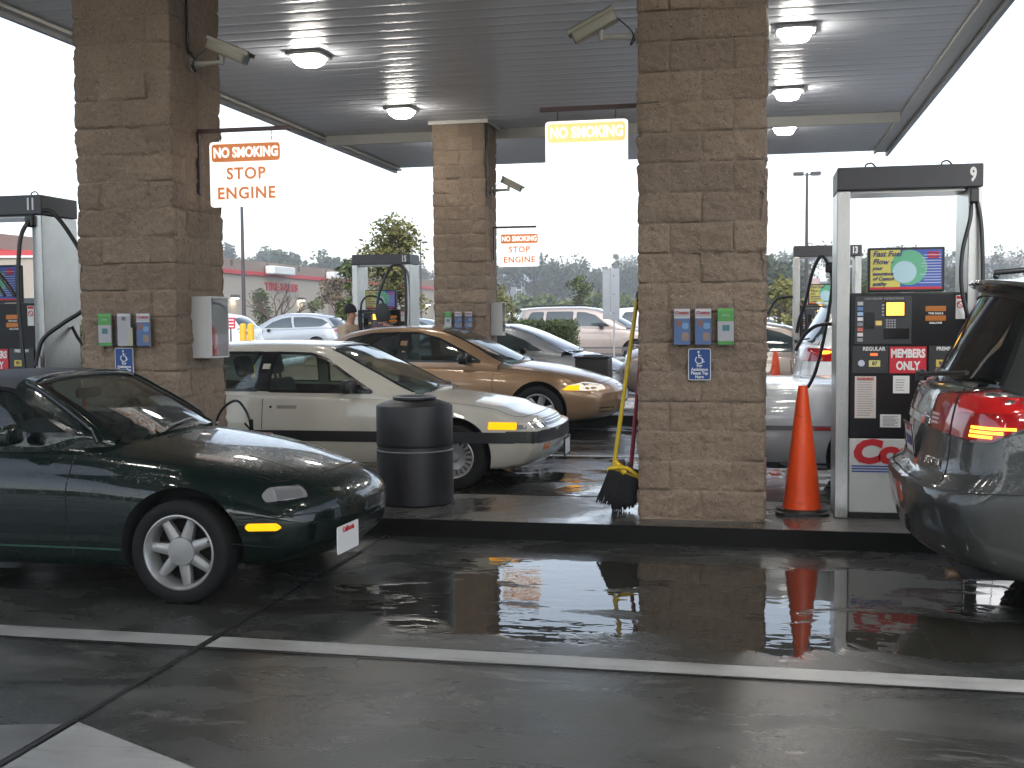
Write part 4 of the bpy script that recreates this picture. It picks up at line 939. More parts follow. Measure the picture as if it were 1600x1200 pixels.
sidepatch(c,'sill_trim',[(-1.5,.2),(-1.5,.27),(-4.75,.29),(-4.75,.24)],black,.004,.01,.003,.1)
c=make_car(SP_GOLD,(2.75,19.5,0),'champagne sedan behind the farther orange cone','car',P_TAN,name='sedan',simple=True)
SP_COMP=dict(L=4.25,W=.86,ff=.8,bf=.34,fr=.6,br=.25,re=.06,kr=.09,au=.05,al=.05,kc=.7,
 body=[(0,.74,.26,.47,.62,.68),(-.08,.76,.22,.48,.67,.73),(-.4,.82,.2,.5,.78,.85),(-.8,.855,.19,.52,.86,.94),(-1.1,.86,.19,.54,.89,.97),(-2.5,.86,.19,.56,.93,1.0),(-3.8,.85,.24,.58,.97,1.03),(-4.25,.80,.3,.6,.93,1.0)],
 pf=[(.2,-.1),(.35,-.02),(.5,0),(.6,-.04),(.7,-.1)],pr=[(.2,.1),(.4,0),(.65,0),(.9,.1)],wx=(-.86,-3.45),wheel=(.30,.195,.185),style='7',rimm=alloy,
 cbf=.24,cbr=.2,cff=1.1,cfr=.7,
 cab=[(-.90,.79,.95,.72,.965,.975),(-1.3,.79,.96,.70,1.13,1.16),(-1.7,.79,.97,.67,1.28,1.32),(-2.1,.79,.98,.64,1.37,1.42),(-2.8,.79,.985,.63,1.385,1.44),(-3.4,.79,.99,.64,1.34,1.39),(-3.9,.78,1.0,.68,1.15,1.18),(-4.1,.77,1.0,.70,1.03,1.04)],
 win=[dict(p=[(-1.45,.98),(-1.75,1.16),(-2.1,1.29),(-2.5,1.32),(-2.52,.99)]),dict(p=[(-2.60,.995),(-2.58,1.32),(-3.2,1.30),(-3.6,1.15),(-3.6,1.02)])],
 ws=((-.90,.975,-2.1,1.415),lambda l:[(-.70,.05),(.70,.05),(.58,l-.06),(-.58,l-.06)]),rw=((-4.05,1.06,-3.5,1.36),lambda l:[(-.6,.05),(.6,.05),(.52,l-.05),(-.52,l-.05)]))
def simple_lamps(c,f_=True,r_=True,zf=.66,zr=.85):
    for s in (-1,1):
        if f_:
            fd=fr_diag(-.35,.72,45,s); link('headlight',patch_mesh(c['bb'],fd,roundpoly([(-.22,zf-.05),(.2,zf-.06),(.2,zf+.03),(-.2,zf+.06)],.02),.004,.02,.05),mat('headlight_glass',(0,0,0)),c['root'])
        if r_:
            fd=fr_diag(-c['L']+.25,.75,45,s,True); link('tail_lamp',patch_mesh(c['bb'],fd,roundpoly([(-.2,zr-.05),(.15,zr-.05),(.2,zr+.05),(-.2,zr+.05)],.02),.006,.02,.05),redlens,c['root'])
        mirror_part(c['root'],-1.75 if c['L']<5 else -2.0,c['W']-.08,1.0,s,satin,.10,.09,.06)
c=make_car(SP_COMP,(-1.98,19.4,0),'silver compact car with long windscreen, behind the square black bin','car',P_SILV,name='compact_car',simple=True); simple_lamps(c)
wiper(c,[(-.5,.0),(-.1,.05),(.3,.1)])
# car park
ZP=.13
c=make_car(SP_VAN,(-2.62,36.0,ZP),'champagne minivan with dark side windows behind the clipped hedge','minivan',P_TAN,name='minivan',simple=True); van_details(c)
sidepatch(c,'lower_cladding',[(-.25,.25),(-.25,.50),(-4.9,.50),(-4.9,.30)],mat('cladding',(.12,.115,.115),.5),.004,.01,0,.15)
def dupcar(src,loc,rz,label,paint_=None,group='cars parked in the car park'):
    o=src.copy(); C.objects.link(o); o.location=loc; o.rotation_euler=(0,0,rz); o['label']=label; o['group']=group; src['group']=group
    for ch in list(src.children):
        q=ch.copy(); C.objects.link(q); q.parent=o
        if paint_ and q.name.split('.')[0] in('body','roof','spoiler'):
            q.data=q.data.copy()
            q.data.materials[0]=paint_
        for g_ in ch.children: h_=g_.copy(); C.objects.link(h_); h_.parent=q
    return o
tanvan=c['root']; tanvan['group']='cars parked in the car park'
dupcar(tanvan,(-.2,40.2,ZP),0,'white minivan parked beyond the champagne minivan',P_WHITE)
SP_WAG=dict(SP_VAN,L=5.0,W=.98,body=[(0,.82,.28,.5,.72,.80),(-.2,.88,.24,.5,.80,.90),(-.8,.96,.22,.56,.93,1.02),(-1.3,.98,.22,.58,.98,1.08),(-3,.98,.22,.6,1.06,1.12),(-4.4,.97,.26,.66,1.10,1.15),(-5.0,.93,.34,.62,1.08,1.14)],
 cab=[(-1.1,.86,1.05,.80,1.06,1.075),(-1.6,.88,1.06,.78,1.30,1.33),(-2.1,.88,1.07,.76,1.50,1.55),(-2.7,.88,1.08,.74,1.60,1.67),(-3.4,.88,1.09,.74,1.59,1.66),(-4.1,.88,1.10,.74,1.52,1.59),(-4.5,.87,1.11,.76,1.38,1.43),(-4.75,.86,1.11,.80,1.18,1.21),(-4.82,.85,1.11,.82,1.12,1.14)],
 win=[dict(p=[(-1.75,1.09),(-2.1,1.32),(-2.5,1.46),(-2.85,1.51),(-2.95,1.10)]),dict(p=[(-3.02,1.11),(-2.95,1.51),(-3.6,1.51),(-4.15,1.42),(-4.40,1.28),(-4.10,1.14)],r=.06)],
 wx=(-.98,-3.95),wheel=(.36,.24,.22),ws=((-1.1,1.075,-2.35,1.62),lambda l:[(-.78,.06),(.78,.06),(.68,l-.07),(-.68,l-.07)]),rw=((-4.8,1.15,-4.35,1.52),lambda l:[(-.72,.03),(.72,.03),(.64,l-.03),(-.64,l-.03)]))
c=make_car(SP_WAG,(-20.6,43.2,ZP),'silver crossover wagon seen from behind, above the cream car roof','car',P_SILV,rz=PI,name='station_wagon',simple=True); simple_lamps(c,zr=.98); c['root']['group']='cars parked in the car park'
plate(c['root'],-5.0+.07,0,.80,-1)
link('bumper_step',patch_mesh(c['bb'],fr_rear(5.0),rect(-.7,.7,.66,.70),.02,.02,.1),mat('strip_grey',(0,0,0)),c['root'])
wag=c['root']
c=make_car(SP_COMP,(-17.9,50.5,ZP),'blue grey hatchback nose beyond the silver wagon tail','car',paint('bluegrey_paint',(.20,.24,.29),.4),rz=PI,name='compact_car',simple=True); simple_lamps(c); comp=c['root']; comp['group']='cars parked in the car park'
P_LB=paint('pale_blue_paint',(.42,.52,.56),.3); P_DK=paint('dark_teal_paint',(.04,.07,.08),.3)
def pxX(px,Y):  # design helper: X on the ray of a photo column at depth Y
    d=f+rr*((px-800)/1810); return d.x/d.y*Y
for k,(px,Y,pt,rz,lab,src) in enumerate([
 (705,44,P_LB,0,'pale blue compact car right of pump 15',comp),(385,52,P_DK,PI,'dark teal car roof showing just left of the silver wagon',comp),
 (345,37,P_WHITE,PI,'white wagon with dark glass peeping out at the right of the left pillar',wag),
 (130,40,P_SILV,0,'silver compact car between pump 11 and the left pillar',comp),
 (1290,45,P_WHITE,0,'white compact car right of the near right pillar, in the car park',comp),
 (1450,52,P_LB,0,'pale blue compact car seen under pump 13 advert',comp),
 (1075,54,P_WHITE,0,'white compact car in the farthest row between the signboard and right pillar',comp),
 (790,50,P_WHITE,PI,'white wagon just right of the far pillar',wag)]):
    dupcar(src,(pxX(px,Y)+(0 if rz==0 else -3.5),Y,ZP),rz,lab,pt)
def px_at(px,py,Y):
    d=f+rr*((px-800)/1810)-uu*((py-600)/1810); t=Y/d.y; return Vector((d.x*t,Y,H+d.z*t))
# ---------------- fuel pumps ----------------
pumpblk=mat('pump_black',(.007,.007,.009),.34,bumpk=.08,spec=.35); pumpgrey=mat('pump_grey',(.03,.033,.036),.45)
hdrm=mat('header_dark',(.045,.045,.05),.45,bumpk=.1); yel=mat('ad_yellow',(.62,.56,.12),.3); adgreen=mat('ad_green',(.12,.42,.24),.3); adblue=mat('ad_blue',(.05,.10,.42),.3)
adpale=mat('ad_pale',(.42,.60,.66),.3); lcd=mat('lcd_yellow',(.9,.6,.1),.2,emit=(1,.50,.06),es=.85); lcd2=mat('lcd_amber',(.16,.06,.02),.2,emit=(.8,.28,.05),es=.10)
navy=mat('navy_text',(.03,.03,.16),.4); pumpwhite=mat('pump_white',(.62,.62,.60),.3,var=.05)
def ln(b,x0,x1,z,h,y=0): b.box(x0,x1,y-.0015,y,z-h/2,z+h/2)
def make_pump(loc,num,label,D=.46):
    rt=empty('fuel_pump',loc,label,'fuel pump','fuel pumps on the islands')   # origin front left bottom of the header line
    X=lambda px:.09+(px-1326)*.00409; Z=lambda py:.551-(py-685)*.00440     # front face drawing, metres
    b=MB(); b.bbox(.09,.84,.0,D,.04,.551,.008,2); b.build('lower_panel',pumpwhite,rt)
    b=MB(); b.box(.095,.835,.01,D-.01,0,.04); b.build('plinth',black,rt)
    b=MB(); b.bbox(.09,.84,.0,D,.552,1.545,.010,2); cab_=b.build('cabinet',pumpblk,rt)
    for nm,x0,x1,bt in (('column',0,.088,0),('column',.842,.93,0)):
        b=MB(); b.bbox(x0,x1,-.015,D+.015,0,2.235,.006,2); b.build(nm,stainless,rt)
    b=MB(); b.bbox(0.0,.935,-.02,D+.02,2.24,2.395,.008,2); hd=b.build('header',hdrm,rt)
    b=MB(); b.box(.10,.83,.05,D-.05,2.225,2.239); b.build('header_soffit',stainless,hd)
    text('pump_number',num,.125,(.935-.035-.03*len(num),-.0215,2.318),whitesticker,hd,bold=.005,xs=.66)
    for x in (.22,.72): 
        b=MB(); b.tube([(x,.2,2.39),(x-.02,.2,2.43),(x+.02,.2,2.445),(x+.05,.2,2.415)],.006,6,smooth=3); b.build('lifting_eye',satin,hd)
    # advert board
    b=MB(); b.bbox(.205,.70,.0,.07,1.55,1.85,.008,2); ad=b.build('advert_frame',black,rt)
    y=-.002
    ax=lambda t:.222+.46*t; az=lambda t:1.568+.265*t
    slab('advert_yellow',rect(ax(0),ax(.42),az(.06),az(1)),y-.001,y,yel,ad); slab('advert_blue',rect(ax(.42),ax(1),az(.06),az(1)),y-.001,y,adblue,ad)
    slab('advert_strip',rect(ax(0),ax(1),az(0),az(.06)),y-.001,y,redm,ad)
    cx,cz,r_=ax(.54),az(.55),.118
    slab('advert_circle',[(cx+r_*math.cos(a),cz+r_*math.sin(a)*1.0) for a in np.linspace(0,2*PI,40)[:-1]],y-.003,y-.0012,adgreen,ad)
    slab('advert_circle_pale',[(cx-.028+.078*math.cos(a),cz-.030+.074*math.sin(a)) for a in np.linspace(0,2*PI,30)[:-1]],y-.0045,y-.0032,adpale,ad)
    for st,sz,zz in (('Fast Fuel',.052,.90),('Flow -',.052,.70),('your',.034,.54),('assurance',.034,.40),('of Costco',.034,.27),('quality',.034,.14)):
        text('advert_text',st,sz,(ax(.03),y-.006,az(zz)),navy,ad,bold=.0008,shear=.25,align='LEFT')
    b=MB(); rnd=random.Random(3)
    for i in range(11): z=az(.86-.07*i); w_=rnd.uniform(.10,.14); ln(b,ax(.985)-w_+.0,ax(.985),z,.006,y-.0045)
    b.build('advert_small_print',mat('pale_text',(.45,.5,.7),.5),ad)
    b=MB()
    for i in range(4): ln(b,ax(.80),ax(.96),az(.93-.045*i),.007,y-.006)
    b.build('advert_red_print',redm,ad)
    # card reader panel
    slab('reader_panel',rect(X(1334),X(1424),Z(538),Z(464)),-.012,.0,pumpgrey,cab_,.006)
    slab('screen_bezel',rect(X(1380),X(1414),Z(497),Z(471)),-.016,-.011,black,cab_)
    slab('screen',rect(X(1384),X(1412),Z(494),Z(474)),-.018,-.0155,lcd,cab_,.003)
    slab('card_slot',rect(X(1349),X(1365),Z(514),Z(489)),-.016,-.011,satin,cab_)
    slab('receipt_slot',rect(X(1380),X(1420),Z(530),Z(514)),-.016,-.011,satin,cab_)
    slab('yellow_sticker',rect(X(1367),X(1377),Z(509),Z(502)),-.0135,-.011,mat('sticker_yellow',(.75,.55,.15),.4),cab_,.002)
    b=MB()
    for i in range(4):
        for j in range(4): b.box(X(1385+4.2*j)-.0055,X(1385+4.2*j)+.0055,-.016,-.011,Z(501+3.7*i)-.005,Z(501+3.7*i)+.005)
    b.build('keypad',mat('key_grey',(.35,.36,.38),.4),cab_)
    b=MB()
    for i in range(4): b.box(X(1377),X(1381),-.016,-.011,Z(478+5*i)-.006,Z(478+5*i)+.006)
    b.build('soft_keys',mat('key_grey',(0,0,0)),cab_)
    for i,(col) in enumerate(((.45,.46,.48),(.10,.22,.45),(.35,.5,.7),(.7,.7,.7),(.25,.25,.27),(.6,.15,.12),(.75,.72,.68),(.3,.3,.3))):
        slab('card_sticker',rect(X(1338),X(1347),Z(478+8*i),Z(472.5+8*i)),-.0135,-.0115,mat('card_%d'%i,col,.4),cab_,.001)
    text('panel_text','CARD READER  INSTRUCTIONS',.018,(X(1380),-.0125,Z(468)),greym,cab_,bold=.0005)
    for zz,tt in ((484,'THIS SALE $'),(498.5,'GALLONS')):
        slab('amount_display',rect(X(1446),X(1478),Z(zz+4),Z(zz-4)),-.004,.0,lcd2,cab_)
        text('panel_text',tt,.018,(X(1462),-.001,Z(zz+7.3)),whitesticker,cab_,bold=.0005)
    slab('side_sticker',rect(X(1493),X(1507),Z(500),Z(464)),-.003,.0,whitesticker,cab_)
    b=MB(); M=Matrix.Translation((X(1500),-.0035,Z(478)))@Matrix.Rotation(PI/2,4,'X'); pts=[M@Vector((.020*math.cos(a),.020*math.sin(a),0)) for a in np.linspace(0,2*PI,20)]; b.tube(pts,.0035,5,False); b.tube([M@Vector((-.014,.014,0)),M@Vector((.014,-.014,0))],.003,5); b.build('no_smoking_mark',redm,cab_)
    slab('side_sticker_head',rect(X(1494),X(1506),Z(469.5),Z(465)),-.0045,-.003,redm,cab_)
    slab('grade_panel',rect(X(1331),X(1388),Z(583),Z(541)),-.010,.0,pumpgrey,cab_,.004)
    text('grade_text','REGULAR',.036,(X(1365),-.0115,Z(545.5)),whitesticker,cab_,bold=.001,xs=.95)
    slab('grade_panel',rect(X(1452),X(1505),Z(583),Z(541)),-.010,.0,pumpgrey,cab_,.004); text('grade_text','PREMIUM',.034,(X(1479),-.0115,Z(545.5)),whitesticker,cab_,bold=.001,xs=.9); slab('octane_button',rect(X(1463),X(1480),Z(573),Z(562)),-.016,-.0095,mat('button_gold',(.65,.50,.12),.35),cab_,.003); text('octane_text','91',.034,(X(1471.5),-.0175,Z(567.5)),inkm,cab_,bold=.001)
    slab('grade_light',rect(X(1359),X(1371),Z(556),Z(552)),-.0125,-.0095,mat('led_red',(.5,.12,.03),.3,emit=(1,.2,.05),es=.4),cab_)
    slab('octane_button',rect(X(1357),X(1375),Z(573),Z(563)),-.016,-.0095,mat('button_yellow',(.70,.66,.25),.35),cab_,.003)
    text('octane_text','87',.034,(X(1366),-.0175,Z(568)),inkm,cab_,bold=.001)
    b=MB(); b.lathe([(.022,0),(.022,.004),(.001,.004)],20,Matrix.Translation((X(1345),-.0095,Z(567.5)))@Matrix.Rotation(PI/2,4,'X')); b.build('round_sticker',mat('sticker_pale',(.55,.6,.7),.4),cab_)
    slab('members_sign',rect(X(1390),X(1448),Z(583),Z(542)),-.007,.0,mat('sign_red',(.55,.03,.05),.35),cab_)
    for st,zz in (('MEMBERS',553),('ONLY',572)): text('members_text',st,.078,(X(1419),-.0085,Z(zz)),whitesticker,cab_,bold=.0035,xs=.68 if st=='MEMBERS' else .72)
    def label_(x0,x1,y0,y1,n,head=None,nm='warning_label'):
        o=slab(nm,rect(X(x0),X(x1),Z(y1),Z(y0)),-.003,.0,mat('label_pinkwhite',(.62,.56,.52),.45) if head else whitesticker,cab_)
        b=MB(); rnd=random.Random(n)
        for i in range(n):
            z=Z(y0+(y1-y0)*(i+1.6)/(n+1.8)); b.box(X(x0)+.016,X(x1)-.012-rnd.random()*.03,-.0042,-.003,z-.0022,z+.0022)
        b.build('label_print',greym,o)
        if head: text('label_heading','WARNING',.026,(X((x0+x1)/2),-.0045,Z(y0+4)),redm,o,bold=.0008,xs=.9)
    label_(1335,1369,588,653,16,True); label_(1396,1422,587,614,5,None,'notice_label'); label_(1376,1409,647,667,8,None,'notice_label')
    lp=[o for o in rt.children if o.name.startswith('lower_panel')][0]
    text('store_lettering','Costco',.215,(X(1331.5),-.0025,Z(707)),redm,lp,bold=.012,xs=1.18,shear=.14,ext=.001,spacing=.93,align='LEFT')
    b=MB()
    for i in range(3): ln(b,X(1331),X(1414),Z(728+4.2*i),.009,-.001)
    b.build('blue_stripes',bluem,lp)
    return rt
def hose(parent,pts,r_=.0125,name='hose'):
    b=MB(); b.tube(pts,r_,10,smooth=6); return b.build(name,mat('hose_black',(.012,.012,.013),.35),parent,smooth=60)
def nozzle(parent,M):
    b=MB(); b.tube([M@Vector(p) for p in ((0,0,0),(.0,0,-.12),(.03,0,-.19),(.10,0,-.26))],[.022,.02,.014,.011],10,smooth=3)
    b.tube([M@Vector(p) for p in ((.0,0,-.02),(.07,0,-.05),(.08,0,-.12),(.02,0,-.15))],.006,6,smooth=3)
    return b.build('nozzle',mat('nozzle_metal',(.25,.25,.26),.35,.8),parent,smooth=60)
ZI=.12
p9=make_pump((.53,8.23,ZI),'9','fuel pump numbered 9 with silver columns, beside the orange cone')
hose(p9,[(.86,.04,2.23),(.855,-.03,2.05),(.80,-.06,1.80),(.80,-.07,1.55),(.86,-.06,1.30),(.90,-.05,1.05),(.93,-.05,.8)],.014)
hose(p9,[(.88,.02,2.22),(.915,-.06,2.0),(.925,-.09,1.6),(.92,-.08,1.2),(.90,-.04,.95)],.014)
hose(p9,[(.86,.50,2.2),(.97,.60,2.0),(1.0,.66,1.5),(.98,.62,1.1)],.014)
b=MB(); b.bbox(.845,.905,-.045,.03,2.13,2.235,.012,2); b.build('hose_clamp',satin,p9)
nozzle(p9,Matrix.Translation((.93,-.05,.86)))
# hose that loops over the far side of pump 9 to the cars behind it
o9=Vector((.53,8.23,ZI))
hose(p9,[px_at(*q,9.15)-o9 for q in ((1262,606),(1275,578),(1289,520),(1300,450),(1297,420),(1284,400),(1270,424),(1259,470),(1249,500),(1245,520))],.0135)
hose(p9,[px_at(*q,9.05)-o9 for q in ((1345,545),(1328,520),(1303,507),(1276,509),(1256,525),(1243,548))],.0135)
b=MB(); q_=px_at(1296,418,9.15)-o9; b.bbox(q_.x-.03,q_.x+.03,q_.y-.03,q_.y+.03,q_.z-.04,q_.z+.04,.012,2); b.build('hose_clamp',satin,p9)
p13=make_pump((.51,17.1,ZI),'13','fuel pump numbered 13 seen behind the white minivan')
for pts in ([(-.42,.3,1.30),(-.25,.3,1.62),(-.10,.3,1.68),(.02,.3,1.67)],[(.12,-.05,1.62),(.17,-.06,1.45),(.18,-.06,1.15)]): hose(p13,pts,.020)
p11=make_pump((-6.445,8.23,ZI),'11','fuel pump numbered 11 with wide silver side column at the left edge')
hose(p11,[(.86,-.01,2.23),(.80,-.10,2.05),(.78,-.12,1.6),(.80,-.12,1.2),(.84,-.12,.6)],.017)
hose(p11,[(.86,.0,2.24),(1.0,.02,2.26),(1.16,.08,2.02),(1.28,.10,1.75),(1.26,.06,1.52),(1.08,.0,1.38),(.93,-.05,1.25),(.88,-.07,1.05)],.017)
hose(p11,[(.30,-.05,2.0),(.48,-.1,1.9),(.66,-.12,1.72),(.75,-.12,1.6)],.017); hose(p11,[(.34,-.05,1.95),(.52,-.1,1.78),(.66,-.12,1.6)],.013)
hose(p11,[(.94,.35,1.35),(1.05,.3,1.22),(1.2,.3,1.08)],.014)
b=MB(); b.bbox(.80,.88,-.05,.03,2.14,2.235,.015,2); b.build('hose_clamp',satin,p11)
b=MB(); b.lathe([(.02,0),(.024,.02),(.018,.06),(.026,.08),(.026,.12),(.018,.14),(.022,.2),(.018,.26),(.001,.27)],12,Matrix.Translation((.90,-.05,.86))); b.build('swivel',mat('nozzle_metal',(0,0,0)),p11,smooth=50)
p15=make_pump((-6.13,17.1,ZI),'15','fuel pump numbered 15 with a big hose loop, behind the gold car roof')
hose(p15,[(.80,-.05,2.22),(.66,-.14,2.18),(.50,-.2,1.80),(.46,-.2,1.45),(.56,-.22,1.15),(.74,-.2,.92),(.84,-.15,.7),(.84,-.1,.5)],.022)
hose(p15,[(.80,-.05,2.22),(.88,-.10,2.05),(.90,-.12,1.6),(.88,-.12,1.1),(.87,-.1,.6)],.022)
hose(p15,[(.16,-.05,1.2),(.17,-.1,1.62),(.30,-.1,1.76),(.50,-.12,1.70),(.53,-.12,1.60)],.016)
# ---------------- things on the piers ----------------
acr=glass('clear_acrylic',(.95,.95,.96),-.05)
def holder(loc,kind,label):
    rt=empty('leaflet_holder',loc,label,'leaflet holder','leaflet holders on the pillars')
    w_,h_,d_=.118,.245,.04
    b=MB(); b.box(-w_/2,w_/2,0,.003,0,h_+.03); b.box(-w_/2,w_/2,-d_,-d_+.003,0,h_*.93); b.box(-w_/2,-w_/2+.003,-d_,0,0,h_); b.box(w_/2-.003,w_/2,-d_,0,0,h_); b.box(-w_/2,w_/2,-d_,0,-.004,0); b.box(-w_/2,w_/2,-.012,0,h_+.03,h_+.036)
    b.build('acrylic_case',acr,rt)
    cm_={'green':mat('leaf_green',(.12,.45,.10),.4),'blue':mat('leaf_blue',(.12,.22,.45),.4),'plain':mat('leaf_white',(.6,.6,.62),.5)}
    pw=w_-.012
    pg=slab('leaflet',rect(-pw/2,pw/2,.004,h_),-d_+.006,-d_+.020,cm_['plain'],rt)
    y=-d_+.0055
    if kind=='green':
        slab('leaflet_band',rect(-pw/2,pw/2,h_-.085,h_),y-.0006,y,cm_['green'],pg); slab('leaflet_band',rect(-pw/2,pw/2,.004,.028),y-.0006,y,cm_['green'],pg)
        slab('leaflet_cards',roundpoly(rect(-.022,.026,.095,.135),.006),y-.0012,y-.0006,mat('card_teal',(.08,.28,.30),.4),pg)
        text('leaflet_text','SAVE',.022,(0,y-.0015,h_-.045),mat('leaf_pale',(.5,.75,.5),.5),pg)
    elif kind=='blue':
        slab('leaflet_picture',rect(-pw/2,pw/2,.004,h_-.055),y-.0006,y,cm_['blue'],pg)
        text('leaflet_text','Costco',.030,(0,y-.001,h_-.027),redm,pg,bold=.001,xs=1.0)
        slab('leaflet_photo',roundpoly(rect(-.042,.0,.125,.17),.012),y-.0014,y-.0006,mat('photo_brown',(.30,.16,.15),.4),pg)
        slab('leaflet_photo',roundpoly(rect(-.002,.045,.03,.085),.012),y-.0014,y-.0006,mat('photo_tan',(.42,.30,.22),.4),pg)
        slab('leaflet_photo',roundpoly(rect(.002,.045,.11,.15),.012),y-.0014,y-.0006,mat('photo_sky',(.25,.45,.70),.4),pg)
        slab('leaflet_stripe',rect(-pw/2,pw/2,h_-.064,h_-.054),y-.0014,y-.0006,whitesticker,pg)
    else:
        slab('leaflet_photo',roundpoly(rect(-.018,.018,h_-.052,h_-.022),.012),y-.001,y,greym,pg)
        slab('leaflet_card',rect(.034,.075,.004,.14),y-.008,y-.003,mat('leaf_cream',(.42,.42,.33),.5),pg)
    return rt
for px,kd,lab in ((1066,'blue','blue leaflet holder, leftmost of three on the right pillar'),(1099,'blue','blue leaflet holder with a glare streak, middle one on the right pillar'),(1134,'green','green and white leaflet holder on the right pillar')):
    q=px_at(px,539,7.955); holder(q,kd,lab)
for px,kd,lab in ((168,'green','green and white leaflet holder on the left pillar'),(198,'plain','plain white leaflet holder, middle one on the left pillar'),(228,'blue','blue leaflet holder, right one on the left pillar')):
    q=px_at(px,541,7.955); holder(q,kd,lab)
for px,kd,lab in ((701,'green','small green leaflet holder on the far pillar'),(717,'blue','blue leaflet holder in the middle on the far pillar'),(733,'blue','blue leaflet holder at the right on the far pillar')):
    q=px_at(px,513,16.625); holder(q,kd,lab)
def rod(b,a,c,r_=.003): b.tube([a,c],r_,5)
def assist_sign(loc,label):
    w_,h_=.152,.215; rt=empty('assistance_sign',loc,label,'sign','blue assistance signs')
    M=Matrix.Translation((0,0,0))
    slab('sign_edge',roundpoly(rect(-w_/2,w_/2,0,h_),.014),-.003,0,whitesticker,rt); slab('sign_face',roundpoly(rect(-w_/2+.005,w_/2-.005,.005,h_-.005),.011),-.0038,-.003,mat('sign_blue',(.012,.06,.24),.35),rt)
    b=MB(); y=-.005; cz=h_-.075
    pts=[(-.002+.025*math.cos(a),y,cz-.002+.025*math.sin(a)) for a in np.linspace(R(130),R(375),20)]
    b.tube(pts,.0035,6); b.tube([(-.006,y,cz+.040),(-.004,y,cz+.014),(.014,y,cz+.012),(.022,y,cz-.018),(.034,y,cz-.012)],.0042,6); b.tube([(-.005,y,cz+.028),(.012,y,cz+.027)],.003,6)
    b.lathe([(.0068,0),(.0068,.003),(.001,.003)],12,Matrix.Translation((-.007,y+.001,cz+.052))@Matrix.Rotation(PI/2,4,'X')); b.build('wheelchair_symbol',whitesticker,rt)
    for st,zz in (('For',.098),('Assistance',.073),('Please Tap',.048),('Horn',.022)): text('sign_text',st,.029,(0,-.0045,zz),whitesticker,rt,bold=.0009,xs=.92)
assist_sign(px_at(1093,594,7.958),'blue wheelchair assistance sign on the right pillar'); assist_sign(px_at(195,588,7.958),'blue wheelchair assistance sign on the left pillar')
# hanging signs
signw=mat('sign_white_acrylic',(.80,.80,.78),.3,emit=(1,.98,.95),es=.42); orange=mat('sign_orange',(.72,.25,.08),.4,emit=(1,.30,.08),es=.14); pale_or=mat('sign_overexposed_orange',(.85,.62,.30),.4,emit=(1,.60,.22),es=.42)  # glow given to panel and banners imitates overexposure; the signs are not lamps
def hang_sign(x,y,z,side,label,length=.80,orange=orange,tm=None):
    """x is the pier face the arm comes out of; side +1 arm to +x"""
    rt=empty('hanging_sign',(x,y,z),label,'sign','no smoking signs hung from the pillars')
    s=side; W_,H_=.60,.50
    b=MB(); b.box(*sorted((0,s*length)),-.015,.015,-.012,.018); b.box(*sorted((-s*.0,s*.02)),-.02,.02,-.48,.018); b.build('arm',mat('arm_brown',(.09,.05,.05),.5),rt)
    x0=min(s*.10,s*(.10+W_)); x1=x0+W_; zt=-.085
    for xx in (x0+.09,x1-.09):
        b=MB()
        for k in range(3):
            pts=[(xx+(.006*math.cos(a) if k%2 else 0),(0 if k%2 else .006*math.cos(a)),-.026-.022*k+.013*math.sin(a)) for a in np.linspace(0,2*PI,10)]; b.tube(pts,.0022,5,False)
        b.build('chain',satin,rt)
    pn=slab('sign_panel',roundpoly(rect(x0,x1,zt-H_,zt),.03),-.006,.006,signw,rt)
    for fy in (-1,1):
        yy=-.0075 if fy<0 else .0075
        b=MB(); M=Matrix.Translation((0,yy-.001 if fy<0 else yy-.001,0))@XZ; b.prism(roundpoly(rect(x0+.018,x1-.018,zt-.155,zt-.018),.03),.002,M); b.build('sign_banner',orange,pn)
        for st,sz,zz,mm in (('NO SMOKING',.105,zt-.088,signw),('STOP',.125,zt-.25,tm or orange),('ENGINE',.125,zt-.40,tm or orange)):
            text('sign_text',st,sz,((x0+x1)/2,yy+(-.0022 if fy<0 else .0022),zz),mm,pn,rz=0 if fy<0 else PI,bold=.0035,xs=.80 if st=='NO SMOKING' else 1.0,spacing=1.12 if st!='NO SMOKING' else 1)
    return rt
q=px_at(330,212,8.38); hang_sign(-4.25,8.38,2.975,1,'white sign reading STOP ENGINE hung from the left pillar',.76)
hang_sign(-.81,8.38,3.02,-1,'overexposed white sign hung from the right pillar, below the camera on its left',.74,pale_or,mat('sign_overexposed_text',(.85,.82,.74),.4,emit=(1,.93,.80),es=.36))  # letters near white and glowing, overexposure put into their colour
hang_sign(-3.87,17.0,2.87,1,'small white STOP ENGINE sign hung from the far pillar',.66)
